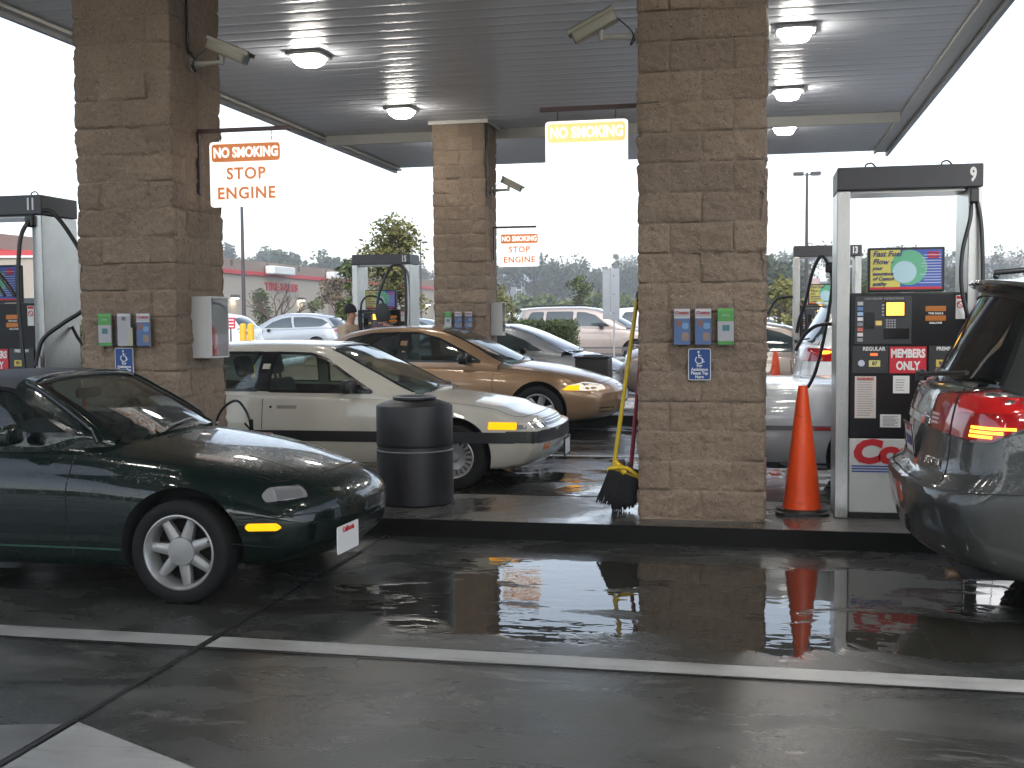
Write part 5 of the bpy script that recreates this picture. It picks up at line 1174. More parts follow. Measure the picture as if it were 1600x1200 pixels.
# security cameras
camm=mat('camera_cream',(.36,.34,.27),.4)
def sec_cam(x,y,z,side,ang,label,cable=True):
    rt=empty('security_camera',(x,y,z),label,'security camera','security cameras on the pillars'); s=side
    b=MB(); b.box(*sorted((0,s*.012)),-.04,.04,-.05,.05); b.tube([(0,0,0),(s*.12,0,.005),(s*.25,0,.01)],[.028,.02,.018],10); b.tube([(s*.25,0,-.01),(s*.255,0,.06)],.02,10); b.build('bracket',mat('bracket_pale',(.42,.41,.38),.4),rt,smooth=50)
    M=Matrix.Translation((s*.27,0,.105))@Matrix.Rotation(R(ang)*s,4,'Y')@Matrix.Scale(s,4,(1,0,0))
    b=MB(); b.bbox(-.13,.20,-.055,.055,-.05,.045,.015,3,M); b.build('housing',camm,rt,smooth=45)
    b=MB(); b.box(-.135,.225,-.063,.063,.047,.052,M); b.box(-.135,.225,-.063,-.060,.02,.052,M); b.box(-.135,.225,.060,.063,.02,.052,M); b.build('sunshield',camm,rt)
    b=MB(); b.box(.2005,.203,-.045,.045,-.04,.036,M); b.build('lens_window',satin,rt)
    if cable: b=MB(); b.tube([M@Vector((-.13,0,-.03)),(s*.03,-.03,-.02 if False else .02),(s*.05,-.03,-.06),(s*.02,-.03,-.03),(-s*.0,-.02,.03)],.005,6,smooth=4); b.build('cable',satin,rt)
q=px_at(325,100,8.3)
sec_cam(-4.245,8.30,3.47,1,24,'cream security camera on the left pillar pointing right and down')
b=MB(); b.tube([(-4.235,8.22,4.42),(-4.235,8.22,3.63),(-4.225,8.25,3.55),(-4.2,8.28,3.50)],.011,8,smooth=3); tag(b.build('conduit',satin,smooth=50),'black cable running up the side of the left pillar','cable')
sec_cam(-.81,8.10,3.44,-1,26,'cream security camera left of the right pillar under the ceiling')
sec_cam(-3.88,17.0,3.42,1,28,'small dark security camera on the far pillar')
b=MB(); b.tube([(-3.885,16.70,4.4),(-3.885,16.70,3.3)],.014,8); tag(b.build('conduit',satin,smooth=50),'thin conduit down the corner of the far pillar','conduit')
# cabinets on the piers
def cabinet(loc,h_,d_,w_,label):
    rt=empty('wall_cabinet',loc,label,'cabinet','white cabinets on the pillar sides')
    b=MB(); b.bbox(0,w_,0,.012,0,h_,.003,1); b.box(0,w_,d_-.012,d_,0,h_); b.box(0,w_,.012,d_-.012,h_-.012,h_); b.box(0,w_,.012,d_-.012,0,.012); b.box(0,.01,.012,d_-.012,.012,h_-.012); b.build('case',mat('cabinet_grey',(.60,.61,.61),.4),rt)
    M=Matrix.Translation((w_*.55,d_*.5,.02)); b=MB(); b.lathe([(.001,0),(.05,0),(.052,.02),(.052,.15),(.035,.20),(.012,.23),(.012,.25),(.001,.25)],18,M); b.build('extinguisher',mat('extinguisher_red',(.45,.02,.02),.3,coat=1),rt,smooth=50)
    b=MB(); b.tube([M@Vector((0,0,.25)),M@Vector((0,-.03,.30)),M@Vector((0,-.06,.22)),M@Vector((0,-.06,.10))],.008,6,smooth=3); b.build('extinguisher_hose',satin,rt)
    b=MB(); b.box(w_-.005,w_,.0125,d_-.0125,.0125,h_-.0125); b.build('door_glass',acr,rt)
cabinet((-4.262,8.22,1.225),.475,.30,.17,'white glass fronted cabinet on the side of the left pillar')
cabinet((-3.90,16.95,1.26),.50,.25,.17,'grey cabinet on the side of the far pillar')
# brooms
def broom(base,top,hm,bm_,label,ang):
    base=Vector(base); top=Vector(top); rt=empty('broom',base,label,'broom'); d=(top-base); 
    b=MB(); b.tube([Vector((0,0,.30)),d],.0155,10); b.build('handle',hm,rt,smooth=60)
    b=MB(); b.tube([d*.93,d*1.0,d*1.02],[.014,.016,.010],10); b.build('grip',satin,rt,smooth=60)
    M=Matrix.Rotation(R(ang),4,'Y')
    b=MB(); pts=[M@Vector((-.125,0,.24)),M@Vector((-.09,-.02,.27)),M@Vector((0,-.028,.30)),M@Vector((.09,-.02,.27)),M@Vector((.125,0,.24)),M@Vector((.09,.02,.245)),M@Vector((0,.028,.25)),M@Vector((-.09,.02,.245)),M@Vector((-.125,0,.24))]
    b.tube(pts,.014,8,smooth=3); b.tube([M@Vector((0,0,.26)),Vector((0,0,.34))],[.03,.016],8); b.build('head_frame',bm_,rt,smooth=60)
    b=MB(); rnd=random.Random(5)
    for i in range(260):
        u_=rnd.uniform(-1,1); v_=rnd.uniform(-1,1); a=Vector((u_*.115,v_*.02,.25)); e=Vector((u_*.135+rnd.uniform(-.008,.008),v_*.028+rnd.uniform(-.006,.006),rnd.uniform(.0,.05)+.02*abs(u_)+.03*u_))
        b.tube([M@a,M@e],[.0045,.003],3,False)
    b.bbox(-.115,.115,-.022,.022,.06,.25,.01,2,M); b.build('bristles',mat('bristle',(.008,.008,.009),.8),rt)
qb=px_at(985,775,8.15); qt=px_at(1003,455,8.15)
broom((-.985,8.12,.17),(-.815,8.10,1.665),mat('handle_yellow',(.62,.44,.03),.35),mat('plastic_yellow',(.75,.50,.02),.35),'yellow handled broom leaning on the right pillar',18)
broom((-.885,8.30,.13),(-.80,8.28,1.38),mat('handle_red',(.28,.02,.05),.35),mat('plastic_dark',(.02,.02,.02),.4),'dark red handled broom behind the yellow one',-12)
# barrel
b=MB(); prof=[(.001,0),(.265,0),(.288,.012),(.290,.03),(.290,.40),(.290,.405),(.283,.412),(.281,.43),(.281,.44),(.287,.447),(.289,.46),(.289,.735),(.285,.745),(.26,.757),(.165,.788),(.157,.79),(.165,.795),(.163,.808),(.125,.806),(.12,.78),(.001,.60)]
b.lathe(prof,64); rt=empty('litter_barrel',(-2.54,8.42,.12),'big round black plastic litter barrel on the island kerb','barrel'); b.build('shell',mat('barrel_black',(.010,.010,.011),.46,var=.45,bumpk=.25,bscale=220),rt,smooth=35)
b=MB(); b.lathe([(.286,.404),(.293,.408),(.286,.414)],64,cap=False); b.build('seam_ring',mat('scuffed_edge',(.22,.22,.22),.5),rt)
b=MB(); pts=[(.155*math.cos(a),.155*math.sin(a),.809) for a in np.linspace(0,2*PI,40)]; b.tube(pts,.006,6,False); b.build('mouth_rim',mat('rim_grey',(.30,.30,.30),.4),rt)
# square bin
rt=empty('square_bin',(-2.36,17.0,.12),'square black litter bin in front of the silver compact car','litter bin')
b=MB(); b.bbox(-.245,.245,-.25,.25,0,.80,.02,2); b.build('body',mat('barrel_black',(0,0,0)),rt); b=MB(); b.bbox(-.26,.26,-.265,.265,.80,.835,.012,2); b.bbox(-.14,.14,-.14,.14,.835,.85,.01,2); b.build('lid',black,rt)
# cones
def cone_mat():
    k=NT('cone_orange'); co=k.coord(); n=k.noise(k.coord((1,1,2.5)),9,6,.75,.6); n2=k.noise(co,4,4)
    c=k.mix(n2,(.85,.075,.010),(.98,.10,.014)); c=k.mix(k.math('MULTIPLY',k.ramp(n,[(.60,0),(.68,1)]),.6),c,(.16,.035,.015)); k.l(c,k.b.inputs['Base Color']); k.l(k.math('ADD',k.math('MULTIPLY',n,.3),.22),k.b.inputs['Roughness']); k.l(k.bump(n,.15,.003),k.b.inputs['Normal']); return k.m
conem=cone_mat(); 
def cone(loc,label,h_=.90):
    rt=empty('traffic_cone',loc,label,'traffic cone','orange traffic cones')
    b=MB(); b.lathe([(.140,.03),(.135,.04),(.128,.09),(.035,h_-.02),(.030,h_),(.022,h_-.004),(.02,h_-.05)],40); b.build('cone_body',conem,rt,smooth=50)
    b=MB(); b.prism(roundpoly([(-.185,-.185),(.185,-.185),(.185,.185),(-.185,.185)],.09,8),.018); b.lathe([(.18,.018),(.17,.032),(.14,.036),(.13,.036)],40); b.build('base',black,rt)
cone((.318,8.42,.12),'large orange traffic cone between the right pillar and pump 9'); cone((.26,16.9,.12),'farther orange traffic cone seen above the silver sedan')
cone((-4.0,16.9,.12),'orange cone glimpsed through the gold car windows') if False else None
# squeegee bucket with hose loop
rt=empty('water_bucket',(-3.79,8.35,.12),'red squeegee bucket with a black hose loop, behind the roadster bonnet','bucket')
b=MB(); b.box(-.02,.02,-.02,.02,0,.35); b.lathe([(.001,.30),(.09,.30),(.115,.50),(.12,.505),(.12,.515),(.10,.515),(.09,.34),(.001,.34)],24); b.build('pail',mat('pail_red',(.40,.015,.02),.35),rt,smooth=50)
hose(rt,[(-.25,-.05,.30),(-.32,-.05,.55),(-.27,-.05,.70),(-.15,-.05,.775),(-.07,-.05,.70),(-.03,-.05,.60),(-.02,-.05,.54)],.010)
b=MB(); b.tube([(-.03,-.05,.63),(-.02,-.05,.54)],[.02,.013],8); b.tube([(-.08,-.05,.60),(-.03,-.05,.55)],.008,6); b.build('nozzle',satin,rt)
# ---------------- beyond the forecourt ----------------
def leafmat(name,c1,c2,rough=.6):
    k=NT(name); b=k.b; oi=k.n('ShaderNodeTexCoord'); nz=k.noise(k.coord(),2.2,4); n2=k.n('ShaderNodeTexWhiteNoise'); n2.noise_dimensions='3D'
    at=k.n('ShaderNodeAttribute',attribute_name='lf'); at.attribute_type='GEOMETRY'
    k.l(k.mix(at.outputs['Fac'],c1,c2),b.inputs['Base Color']); b.inputs['Roughness'].default_value=rough
    return k.m
def crown(name,m_,parent,blobs,n,size,seed=1,droop=0,aspect=2.2):
    rnd=random.Random(seed); vs=[];fs=[];cv=[]
    tot=sum(b[3]*b[4]*b[5] for b in blobs)
    for (cx,cy,cz,rx,ry,rz) in blobs:
        k=int(n*rx*ry*rz/tot)+8
        for i in range(k):
            d=Vector((rnd.gauss(0,1),rnd.gauss(0,1),rnd.gauss(0,1))).normalized()*(rnd.random()**.45)
            p=Vector((cx+d.x*rx,cy+d.y*ry,cz+d.z*rz))
            if noise.noise(p*1.6/max(rx,.4)+Vector((seed,0,0)))<-.16: continue
            L_=size*rnd.uniform(.6,1.3); a=Vector((rnd.gauss(0,1),rnd.gauss(0,1),rnd.gauss(0,.7)-droop)).normalized(); bq=a.orthogonal().normalized(); bq=(Matrix.Rotation(rnd.uniform(0,6.28),3,a)@bq)*L_/aspect/2
            m=len(vs); vs+=[p,p+a*L_*.5+bq,p+a*L_,p+a*L_*.5-bq]; fs.append((m,m+1,m+2,m+3)); c_=min(1,max(0,rnd.random()*.55+.25+.5*noise.noise(p*1.3))); cv+=[c_]*4
    me=bpy.data.meshes.new('crown'); me.from_pydata(vs,[],fs); at=me.attributes.new('lf','FLOAT','POINT'); at.data.foreach_set('value',cv)
    return link(name,me,m_,parent)
bark=mat('bark',(.09,.06,.045),.85,var=.3)
def tree(loc,h_,cr,label,lm,n=1500,leaf=.12,trunk=.06,seed=1,name='tree',cat='tree',group=None,base=.35,trm=None,stake=False,droop=.3):
    rt=empty(name,loc,label,cat,group); rnd=random.Random(seed)
    b=MB(); top=h_*.85; P=[Vector((0,0,0)),Vector((rnd.uniform(-.03,.03)*h_,0,h_*.3)),Vector((rnd.uniform(-.04,.04)*h_,0,h_*.6)),Vector((0,0,top))]
    b.tube(P,[trunk,trunk*.7,trunk*.45,trunk*.15],8,smooth=4)
    blobs=[]
    for i in range(cr['k']):
        a=rnd.uniform(0,6.28); hz=h_*rnd.uniform(base,1.0); rr_=cr['r']*rnd.uniform(.15,.75)*(1.15-.55*(hz/h_-base)/(1-base)); c_=Vector((math.cos(a)*rr_,math.sin(a)*rr_,hz-cr['b']*.4))
        b.tube([P[1].lerp(P[2],rnd.random()),c_*.6+Vector((0,0,hz*.25)),c_],[trunk*.3,trunk*.2,trunk*.08],5,smooth=3)
        s_=cr['b']*rnd.uniform(.6,1.2); blobs.append((c_.x,c_.y,c_.z,s_,s_,s_*.8))
    b.build('trunk',trm or bark,rt,smooth=60)
    if n: crown('crown',lm,rt,blobs,n,leaf,seed,droop)
    if stake: b=MB(); b.tube([(.25,0,0),(.25,0,h_*.6)],.035,8); b.build('stake',mat('stake_wood',(.25,.14,.07),.8),rt)
    return rt
LY=leafmat('leaf_yellowgreen',(.05,.065,.018),(.24,.22,.06)); LG=leafmat('leaf_green',(.03,.05,.015),(.12,.15,.04)); LD=leafmat('leaf_dark',(.018,.03,.014),(.055,.075,.03)); LR=leafmat('leaf_rust',(.09,.07,.04),(.20,.14,.08))
def at(px,py,Y): return px_at(px,py,Y)
q=at(618,500,29); tree((q.x,29,ZP),3.95,dict(k=22,r=1.0,b=.46),'bushy yellow green evergreen tree behind pump 15',LY,5500,.15,.09,3,base=.45)
q=at(547,500,33); tree((q.x,33,ZP),3.2,dict(k=9,r=.42,b=.40),'young drooping tree on a brown stake left of pump 15',LG,1300,.22,.06,5,stake=True,base=.5,droop=.8)
for i,(px,Y,h_,r_,lab,lm) in enumerate(((408,52,2.9,.8,'small loose sapling in front of the store wall, left of the bare tree',LG),(487,56,2.4,.7,'small round sapling in front of the store wall, right of the bare tree',LG),(527,50,3.3,1.1,'reddish green shrub tree by the store wall near the staked tree',LR),
   (795,40,3.0,1.0,'leafy yellow green sapling just right of the far pillar',LY),(905,58,3.6,.95,'round green sapling above the champagne minivan',LG),(1215,38,2.6,.9,'yellowing sapling just right of the near right pillar',LY),(1240,48,2.0,.8,'low rusty shrub tree left of pump 13',LR),(1345,46,2.9,.7,'green sapling seen through pump 9 frame',LG),(835,62,2.2,1.0,'low loose sapling behind the champagne minivan roof',LG),(770,52,2.2,.9,'small sapling close to the far pillar cabinet',LG))):
    q=at(px,500,Y); tree((q.x,Y,ZP),h_,dict(k=9,r=r_,b=.42),lab,lm,1100,.2,.045,20+i,name='sapling')
q=at(436,500,50); rt=empty('bare_tree',(q.x,50,ZP),'leafless spreading tree in front of the store wall','tree'); rnd=random.Random(4); b=MB()
def branch(p,d,L_,r_,lev):
    e=p+d*L_; b.tube([p,p+d*L_*.5+Vector((rnd.gauss(0,.04),rnd.gauss(0,.04),.02)),e],[r_,r_*.8,r_*.55],5)
    if lev:
        for i in range(3 if lev>1 else 2): branch(p+d*L_*rnd.uniform(.6,1),(d+Vector((rnd.gauss(0,.55),rnd.gauss(0,.5),rnd.uniform(-.1,.3)))).normalized(),L_*rnd.uniform(.55,.8),r_*.55,lev-1)
b.tube([(0,0,0),(0,0,1.0)],[.13,.10],8)
for d_ in ((-.8,0,.8),(.15,0,1),(.7,.1,.6),(-.25,.2,1),(.9,0,.25),(-.9,.1,1.1)): branch(Vector((0,0,.95)),Vector(d_).normalized(),1.0,.06,3)
b.build('trunk',bark,rt)
# planting bed, hedge, shrubs
b=MB(); b.box(-14,.8,24.75,28.3,.05,.17); tag(b.build('planting_bed',mat('bark_mulch',(.10,.055,.045),.85,var=.4,bumpk=.6,bscale=30)),kind='structure')
def hedge(x0,x1,y0,y1,z0,z1,label,seed):
    rt=empty('hedge',((x0+x1)/2,(y0+y1)/2,z0),label,'hedge'); b=MB(); b.bbox(-(x1-x0)/2+.06,(x1-x0)/2-.06,-(y1-y0)/2+.06,(y1-y0)/2-.06,0,z1-z0-.05,.08,2); b.build('twigs',mat('twig_dark',(.012,.016,.008),.9),rt)
    rnd=random.Random(seed); vs=[];fs=[];cv=[]; hx,hy,hz=(x1-x0)/2,(y1-y0)/2,z1-z0
    for i in range(7000):
        f_=rnd.choice((0,0,0,1,2,3)); u_=rnd.uniform(-1,1); v_=rnd.random()
        p={0:Vector((u_*hx,-hy,v_*hz)),1:Vector((hx,u_*hy,v_*hz)),2:Vector((-hx,u_*hy,v_*hz)),3:Vector((u_*hx,rnd.uniform(-hy,hy),hz))}[f_]+Vector([rnd.gauss(0,.035) for _ in range(3)])
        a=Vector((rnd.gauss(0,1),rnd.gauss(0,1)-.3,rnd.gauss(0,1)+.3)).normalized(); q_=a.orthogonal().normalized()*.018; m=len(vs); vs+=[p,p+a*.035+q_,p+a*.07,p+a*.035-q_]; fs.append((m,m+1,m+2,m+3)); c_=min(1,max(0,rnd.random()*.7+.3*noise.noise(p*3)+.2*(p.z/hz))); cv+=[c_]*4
    me=bpy.data.meshes.new('lv'); me.from_pydata(vs,[],fs); at_=me.attributes.new('lf','FLOAT','POINT'); at_.data.foreach_set('value',cv); link('leaves',me,LG,rt)
a=at(806,550,26.8); c_=at(895,550,26.8); hedge(a.x,c_.x,26.3,27.5,.17,1.40,'clipped dark green hedge in front of the champagne minivan',3)
a=at(96,550,26.8); c_=at(140,550,26.8); hedge(a.x,c_.x,26.3,27.5,.17,1.35,'clipped hedge between pump 11 and the left pillar',4)
def shrub(px,Y,h_,label,seed,lm=LG):
    q=at(px,560,Y); rt=empty('shrub',(q.x,Y,.16),label,'shrub'); b=MB(); rnd=random.Random(seed)
    for i in range(8): b.tube([(0,0,0),(rnd.gauss(0,.1),rnd.gauss(0,.1),h_*.7)],.008,4)
    b.build('stem',bark,rt); crown('leaves',lm,rt,[(0,0,h_*.5,h_*.5,h_*.5,h_*.5)],500,.08,seed)
shrub(966,25.6,.35,'small green shrub at the foot of the white signboard post',1,LY); shrub(915,27.9,.5,'low shrub right of the clipped hedge',2); shrub(1225,27,.5,'low shrub in the bed seen right of the right pillar',3); shrub(1262,26.5,.4,'small shrub by the silver minivan tail',4,LY)
# white signboard
a=at(942,420,25.2); c_=at(968,500,25.2); rt=empty('signboard',(a.x+.22,25.2,.16),'tall white double signboard on a thin post seen from behind','signboard')
wb=mat('board_white',(.62,.64,.66),.4,var=.06); zt=a.z-.16; zb=c_.z-.16; 
b=MB(); b.box(-.225,-.065,-.01,.005,zb+.02,zt-.02,); b.build('panel',wb,rt); b=MB(); b.box(-.055,.14,-.012,.004,zb,zt); b.build('panel',wb,rt)
b=MB(); b.box(.0,.035,.005,.035,0,zt-.03); b.build('post',white,rt)
b=MB(); 
for z_ in (zb+.15,(zb+zt)/2,zt-.15): b.lathe([(.01,0),(.01,.004),(.001,.004)],8,Matrix.Translation((.017,-.0125,z_))@Matrix.Rotation(PI/2,4,'X'))
b.build('bolts',satin,rt)
# bollards
for px,lab in ((379.5,'left one of two yellow bollards above the cream car roof'),(391.5,'right one of two yellow bollards above the cream car roof')):
    q=at(px,505,26); rt=empty('bollard',(q.x,26.0,.16),lab,'bollard','yellow bollards'); zt=q.z-.16
    b=MB(); b.lathe([(.082,0),(.082,zt-.07),(.072,zt-.03),(.045,zt-.008),(.001,zt)],24); b.build('post',mat('bollard_yellow',(.80,.46,.02),.4,var=.08),rt,smooth=40)
# lamp posts
lpm=mat('lamp_post_brown',(.055,.04,.045),.5)
def lamppost(px,Y,topy,heads,label,base=.13):
    q=at(px,topy,Y); h_=q.z-base; rt=empty('street_lamp',(q.x,Y,base),label,'lamp post','car park lamp posts')
    b=MB(); b.tube([(0,0,0),(0,0,h_)],[.10,.06],8); b.lathe([(.28,0),(.28,.6),(.001,.62)],12); b.build('pole',lpm,rt,smooth=40)
    for s in ((-1,1) if heads==2 else (1,)):
        b=MB(); b.tube([(0,0,h_-.12),(s*.3,0,h_-.06)],.03,6); b.bbox(*sorted((s*.16,s*.66)),-.17,.17,h_-.12,h_+.04,.03,2); hd=b.build('lamp_head',lpm,rt)
        b=MB(); b.bbox(*sorted((s*.2,s*.62)),-.13,.13,h_-.15,h_-.122,.01,1); b.build('lamp_glass',whitesticker,hd)
lamppost(376,48,240,2,'lamp post with its head hidden behind the left hanging sign'); lamppost(1261,59,270,2,'twin headed lamp post between the right pillar and pump 9')
lamppost(834,150,412,2,'distant twin headed lamp post right of the far hanging sign',0); lamppost(657,105,378,1,'lamp post beside the evergreen tree and far pillar')
lamppost(1199,170,420,1,'very distant thin lamp post right of the near right pillar',0)
# small red sign
q=at(360,505,33); rt=empty('notice',(q.x,33,ZP),'small red and white notice by the white cabinet','sign'); b=MB(); b.box(-.02,.02,0,.03,0,q.z-ZP); b.build('post',lpm,rt)
M=q.z-ZP; pn=slab('board',rect(-.16,.16,M-.17,M+.17),-.01,0,mat('sign_red',(0,0,0)),rt); b=MB()
for z_ in (-.10,0,.10): b.box(-.12,.12,-.012,-.0101,M+z_-.02,M+z_+.02)
b.build('lettering',whitesticker,pn)
# ---- warehouse store
fh=Vector((-math.sin(YAW),math.cos(YAW),0)); rh=Vector((math.cos(YAW),math.sin(YAW),0))
def W2(xc,z): v=rh*xc+fh*z; return Vector((v.x,v.y,0))
A=W2(-49,0); A=W2(-25-7.5,101-7.5*4.2); B=W2(-9.8,171-0)
dr=(B-A); LB=dr.length; dr.normalize(); nb=Vector((dr.y,-dr.x,0))   # towards the camera side
if nb.dot(-A)<0: nb=-nb
MBd=Matrix((dr,-nb,Vector((0,0,1)))).transposed().to_4x4(); MBd.translation=A
store=empty('store_building',(0,0,0),'long tan warehouse store with a red band and red tire sales lettering','building'); store.matrix_world=MBd
tanw=mat('stucco_tan',(.385,.335,.275),.8,var=.06); tanw2=mat('stucco_tan_dark',(.27,.205,.165),.8,var=.08); redb=mat('band_red',(.50,.035,.04),.5)
b=MB(); b.box(0,LB,0,40,0,5.75); b.build('wall',tanw,store)
b=MB(); b.box(-.05,LB+.05,-.1,40.1,5.755,7.05); b.build('parapet',tanw2,store)
b=MB(); b.box(-.1,LB+.1,-.22,-.002,5.72,6.08); b.build('red_band',redb,store)
for i in range(9):
    b=MB(); x=12+i*7.5; b.box(x,x+.35,-.16,-.102,6.45,6.95); b.build('scupper',mat('dark_grey_metal',(.08,.07,.07),.6),store)
def along(px):
    d=(rh*((px-800)/1810)+fh); # intersect with wall line
    # A + t dr = s d
    det=dr.x*(-d.y)+d.x*dr.y; t=(-A.x*(-d.y)-d.x*(A.y))/det*1.0
    return ( (-A.x)*(-d.y) - (-d.x)*(-A.y) )/(dr.x*(-d.y)-(-d.x)*dr.y)
t0=along(442); me=text_mesh('TIRE SALES',1.0,bold=.03,ext=.04,xs=1.62); me.transform(Matrix.Translation((t0,-.06,4.75))@Matrix.Rotation(PI/2,4,'X')); link('store_lettering',me,redb,store)
for px in (366,470,535,668):
    t0=along(px); b=MB(); b.bbox(t0-.45,t0+.45,-.5,-.01,3.55,3.85,.05,1); lm_=b.build('wall_lamp',mat('dark_grey_metal',(0,0,0)),store)
    b=MB(); b.box(t0-.35,t0+.35,-.42,-.06,3.50,3.549); b.build('lamp_glow',mat('wall_lamp_glow',(.9,.85,.7),.4,emit=(1,.88,.6),es=14),lm_)
for px0,px1 in ((413,447),(508,530)):
    b=MB(); b.bbox(along(px0),along(px1),-1.2,-.25,5.9,6.7,.1,1); b.build('awning_white',white,store)
for px0,px1,h_ in ((515,533,4.2),(700,712,3.0)):
    b=MB(); b.box(along(px0),along(px1),-.05,-.002,0,h_); b.build('dock_door',mat('door_brown',(.26,.19,.16),.6),store)
rt=empty('entrance_portico',W2(-27.5,66),'store entrance block with red fascia and white line behind pump 11','building',rz=YAW)
b=MB(); b.box(-9,2.35,0,8,0,5.18); b.build('wall',tanw,rt); b=MB(); b.box(-9.1,2.45,-.1,8.1,5.31,5.60); b.build('red_fascia',redb,rt); b=MB(); b.box(-9.15,2.5,-.15,8.15,5.182,5.308); b.build('white_trim',white,rt)
for x in (-6.5,-3.5,-.5): b=MB(); b.box(x,x+2.2,-.04,-.002,0,2.9); b.build('shop_window',dkglass,rt)
# ---- hills, woods, houses
hn=lambda x,y: noise.noise(Vector((x*.006,y*.006,1.3)))
def hh(x,y): 
    t=max(0,min(1,(y-120)/300)); ang=x/max(y,1)
    bump_=9.0+1.8*math.sin(ang*9+.6)+1.4*math.sin(ang*23)
    if ang<-.26: bump_+=7*min(1,(-ang-.26)*8)
    return sstep(t)*(bump_+2.5*hn(x,y))*(1+.9*max(0,min(1,(y-350)/500)))
vs=[];fs=[];nx_,ny_=90,50
for j in range(ny_):
    y=110+ (j/(ny_-1))**1.6*900
    for i in range(nx_): x=(-1+2*i/(nx_-1))*(y*.9+60)-y*.15; vs.append((x,y,hh(x,y)-.02))
for j in range(ny_-1):
    for i in range(nx_-1): fs.append((j*nx_+i,j*nx_+i+1,(j+1)*nx_+i+1,(j+1)*nx_+i))
b=MB(); b.add(vs,fs); tag(b.build('hills',mat('hill_grass',(.075,.10,.045),.9,var=.3),smooth=60),kind='structure')
vs=[];fs=[]
for j in range(14):
    for i in range(60):
        a=PI+PI*i/59; r_=48+j*9; z=(9+3*noise.noise(Vector((math.cos(a)*6,math.sin(a)*6,.5)))+1.6*noise.noise(Vector((math.cos(a)*22,math.sin(a)*22,j*.4))))*sstep(j/5); vs.append((math.cos(a)*r_*1.5,math.sin(a)*r_,z-.02))
for j in range(13):
    for i in range(59): fs.append((j*60+i,j*60+i+1,(j+1)*60+i+1,(j+1)*60+i))
b=MB(); b.add(vs,fs); tag(b.build('hills',mat('light_block_ridge',(.035,.045,.022),.95,var=.4),smooth=60),kind='structure')  # unseen dark ridge added behind the camera to block horizon light
rnd=random.Random(11)
def woodmass(name,label_,areas,n,hr,lm,seed,leaf=.9,per=70):
    rnd=random.Random(seed); blobs=[]
    b=MB()
    for k in range(n):
        px0,px1,y0,y1=areas[k%len(areas)]; Y=rnd.uniform(y0,y1); px=rnd.uniform(px0,px1); d=fh+rh*((px-800)/1810); t=Y/d.y; x=d.x*t; z=hh(x,Y); h_=rnd.uniform(*hr)
        b.tube([(x,Y,z-.5),(x+rnd.gauss(0,.3),Y,z+h_*.8)],[.35,.12],5)
        for q_ in range(5): s_=h_*rnd.uniform(.14,.27); blobs.append((x+rnd.gauss(0,h_*.17),Y+rnd.gauss(0,h_*.15),z+h_*rnd.uniform(.35,.95),s_,s_,s_*1.05))
    vs=[];fs=[];cv=[]
    for (cx,cy,cz,rx,ry,rz) in blobs:
        tone=rnd.random()
        for i in range(per):
            d=Vector((rnd.gauss(0,1),rnd.gauss(0,1),rnd.gauss(0,1))).normalized()*(rnd.random()**.35); p=Vector((cx+d.x*rx,cy+d.y*ry,cz+d.z*rz)); L_=leaf*rnd.uniform(.5,1.3)
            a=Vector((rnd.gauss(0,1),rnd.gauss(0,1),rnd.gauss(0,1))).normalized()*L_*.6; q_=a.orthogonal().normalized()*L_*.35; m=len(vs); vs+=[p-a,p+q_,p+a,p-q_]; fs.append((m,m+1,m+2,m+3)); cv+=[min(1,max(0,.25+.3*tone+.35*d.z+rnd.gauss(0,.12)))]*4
    me=bpy.data.meshes.new('w'); me.from_pydata(vs,[],fs); at_=me.attributes.new('lf','FLOAT','POINT'); at_.data.foreach_set('value',cv)
    o=link(name,me,lm); o['kind']='stuff'; return o
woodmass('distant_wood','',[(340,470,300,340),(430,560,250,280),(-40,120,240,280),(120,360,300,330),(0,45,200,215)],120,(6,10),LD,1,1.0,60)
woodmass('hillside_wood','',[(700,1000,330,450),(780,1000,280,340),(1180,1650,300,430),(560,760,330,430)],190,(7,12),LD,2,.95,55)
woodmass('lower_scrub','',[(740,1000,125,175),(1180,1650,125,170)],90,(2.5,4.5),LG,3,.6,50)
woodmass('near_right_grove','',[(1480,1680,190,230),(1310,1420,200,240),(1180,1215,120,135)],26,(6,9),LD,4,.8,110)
def farspot(px,Y): d=fh+rh*((px-800)/1810); t=Y/d.y; return d.x*t,Y,hh(d.x*t,Y)
tree(farspot(963,400),15,dict(k=16,r=.7,b=.9),'narrow spire shaped tree on the hilltop by the signboard',LD,900,.7,.2,31,name='spire_tree',base=.3)
tree(farspot(985,420),15,dict(k=26,r=6.5,b=3),'broad dark cypress tree behind the blue house',LD,3600,.6,.3,32,name='cypress_tree',base=.55)
tree(farspot(845,280),7,dict(k=20,r=2.2,b=1.3),'rounded dark tree below the distant lamp post',LD,2200,.5,.25,33,name='hill_tree',base=.3)
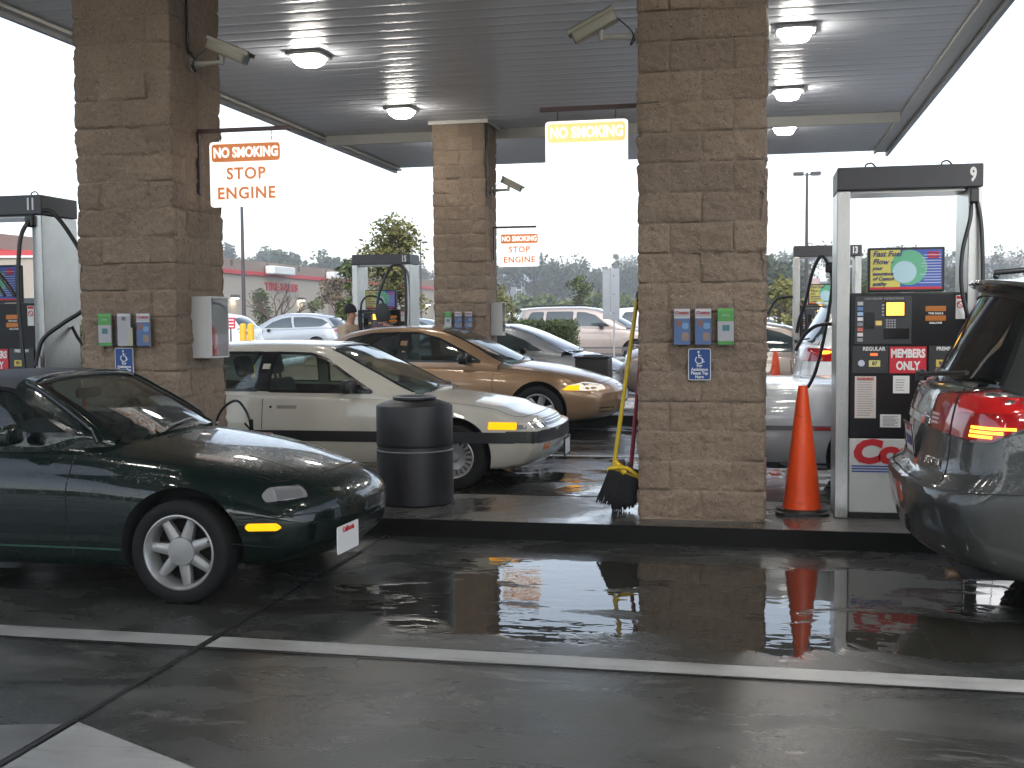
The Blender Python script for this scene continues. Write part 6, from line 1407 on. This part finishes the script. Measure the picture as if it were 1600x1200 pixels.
def house(px,Y,w_,d_,h_,wallc,roofc,label,rz=0,dz=0,gable=True,wins=4):
    x,y,z=farspot(px,Y); z=max(z,px_at(px,dz,Y).z-H+1.51); dz=0; rt=empty('house',(x,y,z+dz),label,'house','houses on the hillside',rz=rz)
    wm=mat('house_wall_%d'%px,wallc,.8); b=MB(); b.box(-w_/2,w_/2,-d_/2,d_/2,-6,h_); b.build('wall',wm,rt)
    b=MB(); o=.4; rh_=w_*.0+d_*.28
    b.add([(-w_/2-o,-d_/2-o,h_),(w_/2+o,-d_/2-o,h_),(w_/2+o,0,h_+rh_),(-w_/2-o,0,h_+rh_),(-w_/2-o,d_/2+o,h_),(w_/2+o,d_/2+o,h_),(-w_/2-o,-d_/2-o,h_-.15),(w_/2+o,-d_/2-o,h_-.15),(-w_/2-o,d_/2+o,h_-.15),(w_/2+o,d_/2+o,h_-.15)],[(0,1,2,3),(3,2,5,4),(0,3,4,8,6),(1,7,9,5,2),(6,7,1,0),(8,4,5,9),(6,8,9,7)])
    b.build('roof',mat('house_roof_%d'%px,roofc,.7),rt)
    for i in range(wins):
        cx=-w_/2+w_*(i%max(1,wins//2)+.5)/max(1,wins//2); cz=h_*(.72 if i<wins//2 else .25)
        b=MB(); b.box(cx-.75,cx+.75,-d_/2-.06,-d_/2-.003,cz-.75,cz+.75); wf=b.build('window',white,rt); b=MB(); b.box(cx-.55,cx+.55,-d_/2-.08,-d_/2-.062,cz-.55,cz+.55); b.build('pane',dkglass,wf)
house(993,400,9,7,5.0,(.16,.21,.27),(.20,.20,.22),'blue grey two storey house with white windows behind the signboard',.15,457)
house(790,300,17,9,3.2,(.38,.42,.45),(.30,.36,.40),'long low pale blue roofed house just right of the far pillar',.1,463)
house(868,310,11,8,3.4,(.5,.48,.44),(.22,.20,.19),'cream house under trees left of the signboard',-.3,468)
house(925,330,12,8,3.4,(.45,.42,.38),(.30,.28,.27),'pale house with grey roof nearest left of the signboard',.2,464)
house(1215,280,8,7,3.0,(.28,.36,.45),(.30,.33,.36),'pale blue house just right of the near right pillar',.1,470)
house(1238,290,12,7,2.4,(.45,.33,.27),(.42,.27,.22),'low house with pinkish roof left of pump 13',-.1,474)
house(1560,360,12,8,3.2,(.5,.48,.45),(.25,.22,.21),'far cream house at the right behind the dark minivan',.1,432)
# ---- people
skin=mat('skin',(.42,.22,.15),.55)
def skinmesh(verts,edges,rad,name,m_,parent,root=0,sub=2):
    me=bpy.data.meshes.new(name); me.from_pydata(verts,edges,[]); o=bpy.data.objects.new(name,me); C.objects.link(o)
    o.modifiers.new('s','SKIN'); sl_=me.skin_vertices[0].data
    for i,r_ in enumerate(rad): sl_[i].radius=(r_ if hasattr(r_,'__len__') else (r_,r_))
    sl_[root].use_root=True; sd_=o.modifiers.new('u','SUBSURF'); sd_.levels=sub; sd_.render_levels=sub
    m2=evalmesh(o); m2.materials.clear(); m2.polygons.foreach_set('use_smooth',[True]*len(m2.polygons)); return link(name,m2,m_,parent)
def person(loc,rz,label,jacket,trous,hat,lean=.0,hatkind='beanie',sc=1.0):
    rt=empty('person',loc,label,'person',None,rz); rt.scale=(sc,sc,sc); ln_=lean
    # faces +x locally
    V=[(0,0,.95),(0,0,1.12),(ln_*.4,0,1.30),(ln_*.7,0,1.42),(ln_*.9,0,1.50),(ln_+.02,0,1.60),(ln_+.03,0,1.70),
       (ln_*.7,.17,1.41),(ln_*.6+.04,.23,1.15),(ln_*.6+.22,.20,1.00),(ln_*.6+.30,.17,1.01),
       (ln_*.7,-.17,1.41),(ln_*.6+.04,-.23,1.15),(ln_*.6+.22,-.20,1.02),(ln_*.6+.30,-.17,1.03),
       (0,.09,.88),(.02,.10,.50),(-.01,.11,.08),(.13,.12,.04),(0,-.09,.88),(.0,-.10,.50),(-.03,-.11,.08),(.11,-.12,.04)]
    E_=[(0,1),(1,2),(2,3),(3,4),(4,5),(5,6),(3,7),(7,8),(8,9),(9,10),(3,11),(11,12),(12,13),(13,14),(0,15),(15,16),(16,17),(17,18),(0,19),(19,20),(20,21),(21,22)]
    Rr_=[.13,(.12,.14),(.12,.15),(.09,.12),.055,(.085,.075),(.08,.07),.06,.045,.032,.028,.06,.045,.032,.028,.085,.055,.04,.035,.085,.055,.04,.035]
    body=skinmesh(V,E_,Rr_,'body',skin,rt)
    b=MB(); hx=ln_+.02
    b.tube([(hx+.085,0,1.655),(hx+.115,0,1.625),(hx+.09,0,1.615)],[.008,.014,.010],8); 
    b.build('nose',skin,body,smooth=60)
    for s in (-1,1):
        b=MB(); b.lathe([(.001,-.006),(.009,0),(.001,.006)],8,Matrix.Translation((hx+.083,s*.03,1.662))@Matrix.Rotation(PI/2,4,'Y')); b.build('eye',inkm,body)
        b=MB(); b.tube([(hx-.005,s*.082,1.67),(hx-.015,s*.09,1.65),(hx-.005,s*.083,1.62)],[.008,.014,.008],8); b.build('ear',skin,body,smooth=60)
        for k in range(4): 
            z_=1.03-.018*k+(.0 if s>0 else .02); x_=ln_*.6+.32; b=MB(); b.tube([(x_,s*.165,z_),(x_+.045,s*.155,z_-.01),(x_+.055,s*.14,z_-.03)],[.009,.0085,.007],6); b.build('finger',skin,body,smooth=60)
        b=MB(); b.tube([(ln_*.6+.29,s*.155,1.04),(ln_*.6+.33,s*.13,1.05)],[.011,.008],6); b.build('thumb',skin,body,smooth=60)
    J=[0,1,2,3,4,7,8,9,11,12,13]; ix={j:i for i,j in enumerate(J)}
    skinmesh([V[j] for j in J],[(ix[a],ix[b_]) for a,b_ in E_ if a in ix and b_ in ix],[.155,(.145,.175),(.145,.18),(.11,.15),.065,.085,.068,.05,.085,.068,.05],'jacket',jacket,rt)
    T=[0,15,16,17,19,20,21]; ix={j:i for i,j in enumerate(T)}
    skinmesh([V[j] for j in T],[(ix[a],ix[b_]) for a,b_ in E_ if a in ix and b_ in ix],[.15,.105,.078,.07,.105,.078,.07],'trousers',trous,rt)
    b=MB(); Mh=Matrix.Translation((hx-.01,0,1.66))@Matrix.Rotation(R(-12),4,'Y')
    if hatkind=='beanie': b.lathe([(.104,.015),(.110,.03),(.106,.055),(.098,.10),(.07,.145),(.025,.175),(.001,.18)],24,Mh)
    else: b.lathe([(.10,-.13),(.125,-.06),(.128,.02),(.118,.09),(.085,.14),(.04,.165),(.001,.17)],24,Mh@Matrix.Translation((-.02,0,0)))
    b.build('beanie' if hatkind=='beanie' else 'hood',hat,rt,smooth=60)
    return rt
q=at(545,520,16.78); person((q.x-.05,16.75,.12),R(-15),'person in a tan jacket and black beanie leaning towards pump 15',mat('jacket_tan',(.46,.36,.26),.9,bumpk=.3),mat('jeans',(.05,.06,.10),.9),mat('beanie_black',(.01,.01,.011),.95),.12,'beanie',.895)
q=at(596,520,16.80); person((q.x,16.78,.12),R(60),'person in a dark grey hood with back turned, at pump 15',mat('jacket_maroon',(.10,.05,.07),.9),mat('jeans',(0,0,0)),mat('hood_grey',(.05,.055,.055),.95),.05,'hood',.90)
# ---- air
HZ=True
if HZ:
    b=MB(); b.box(-700,700,-55,1100,-1.2,46); k=NT('damp_air'); k.t.nodes.remove(k.b); pv=k.n('ShaderNodeVolumePrincipled'); pv.inputs['Color'].default_value=(.95,.96,.98,1); pv.inputs['Density'].default_value=.0012; pv.inputs['Anisotropy'].default_value=.2
    k.l(pv.outputs[0],k.o.inputs['Volume']); o=b.build('haze',k.m); o['kind']='stuff'
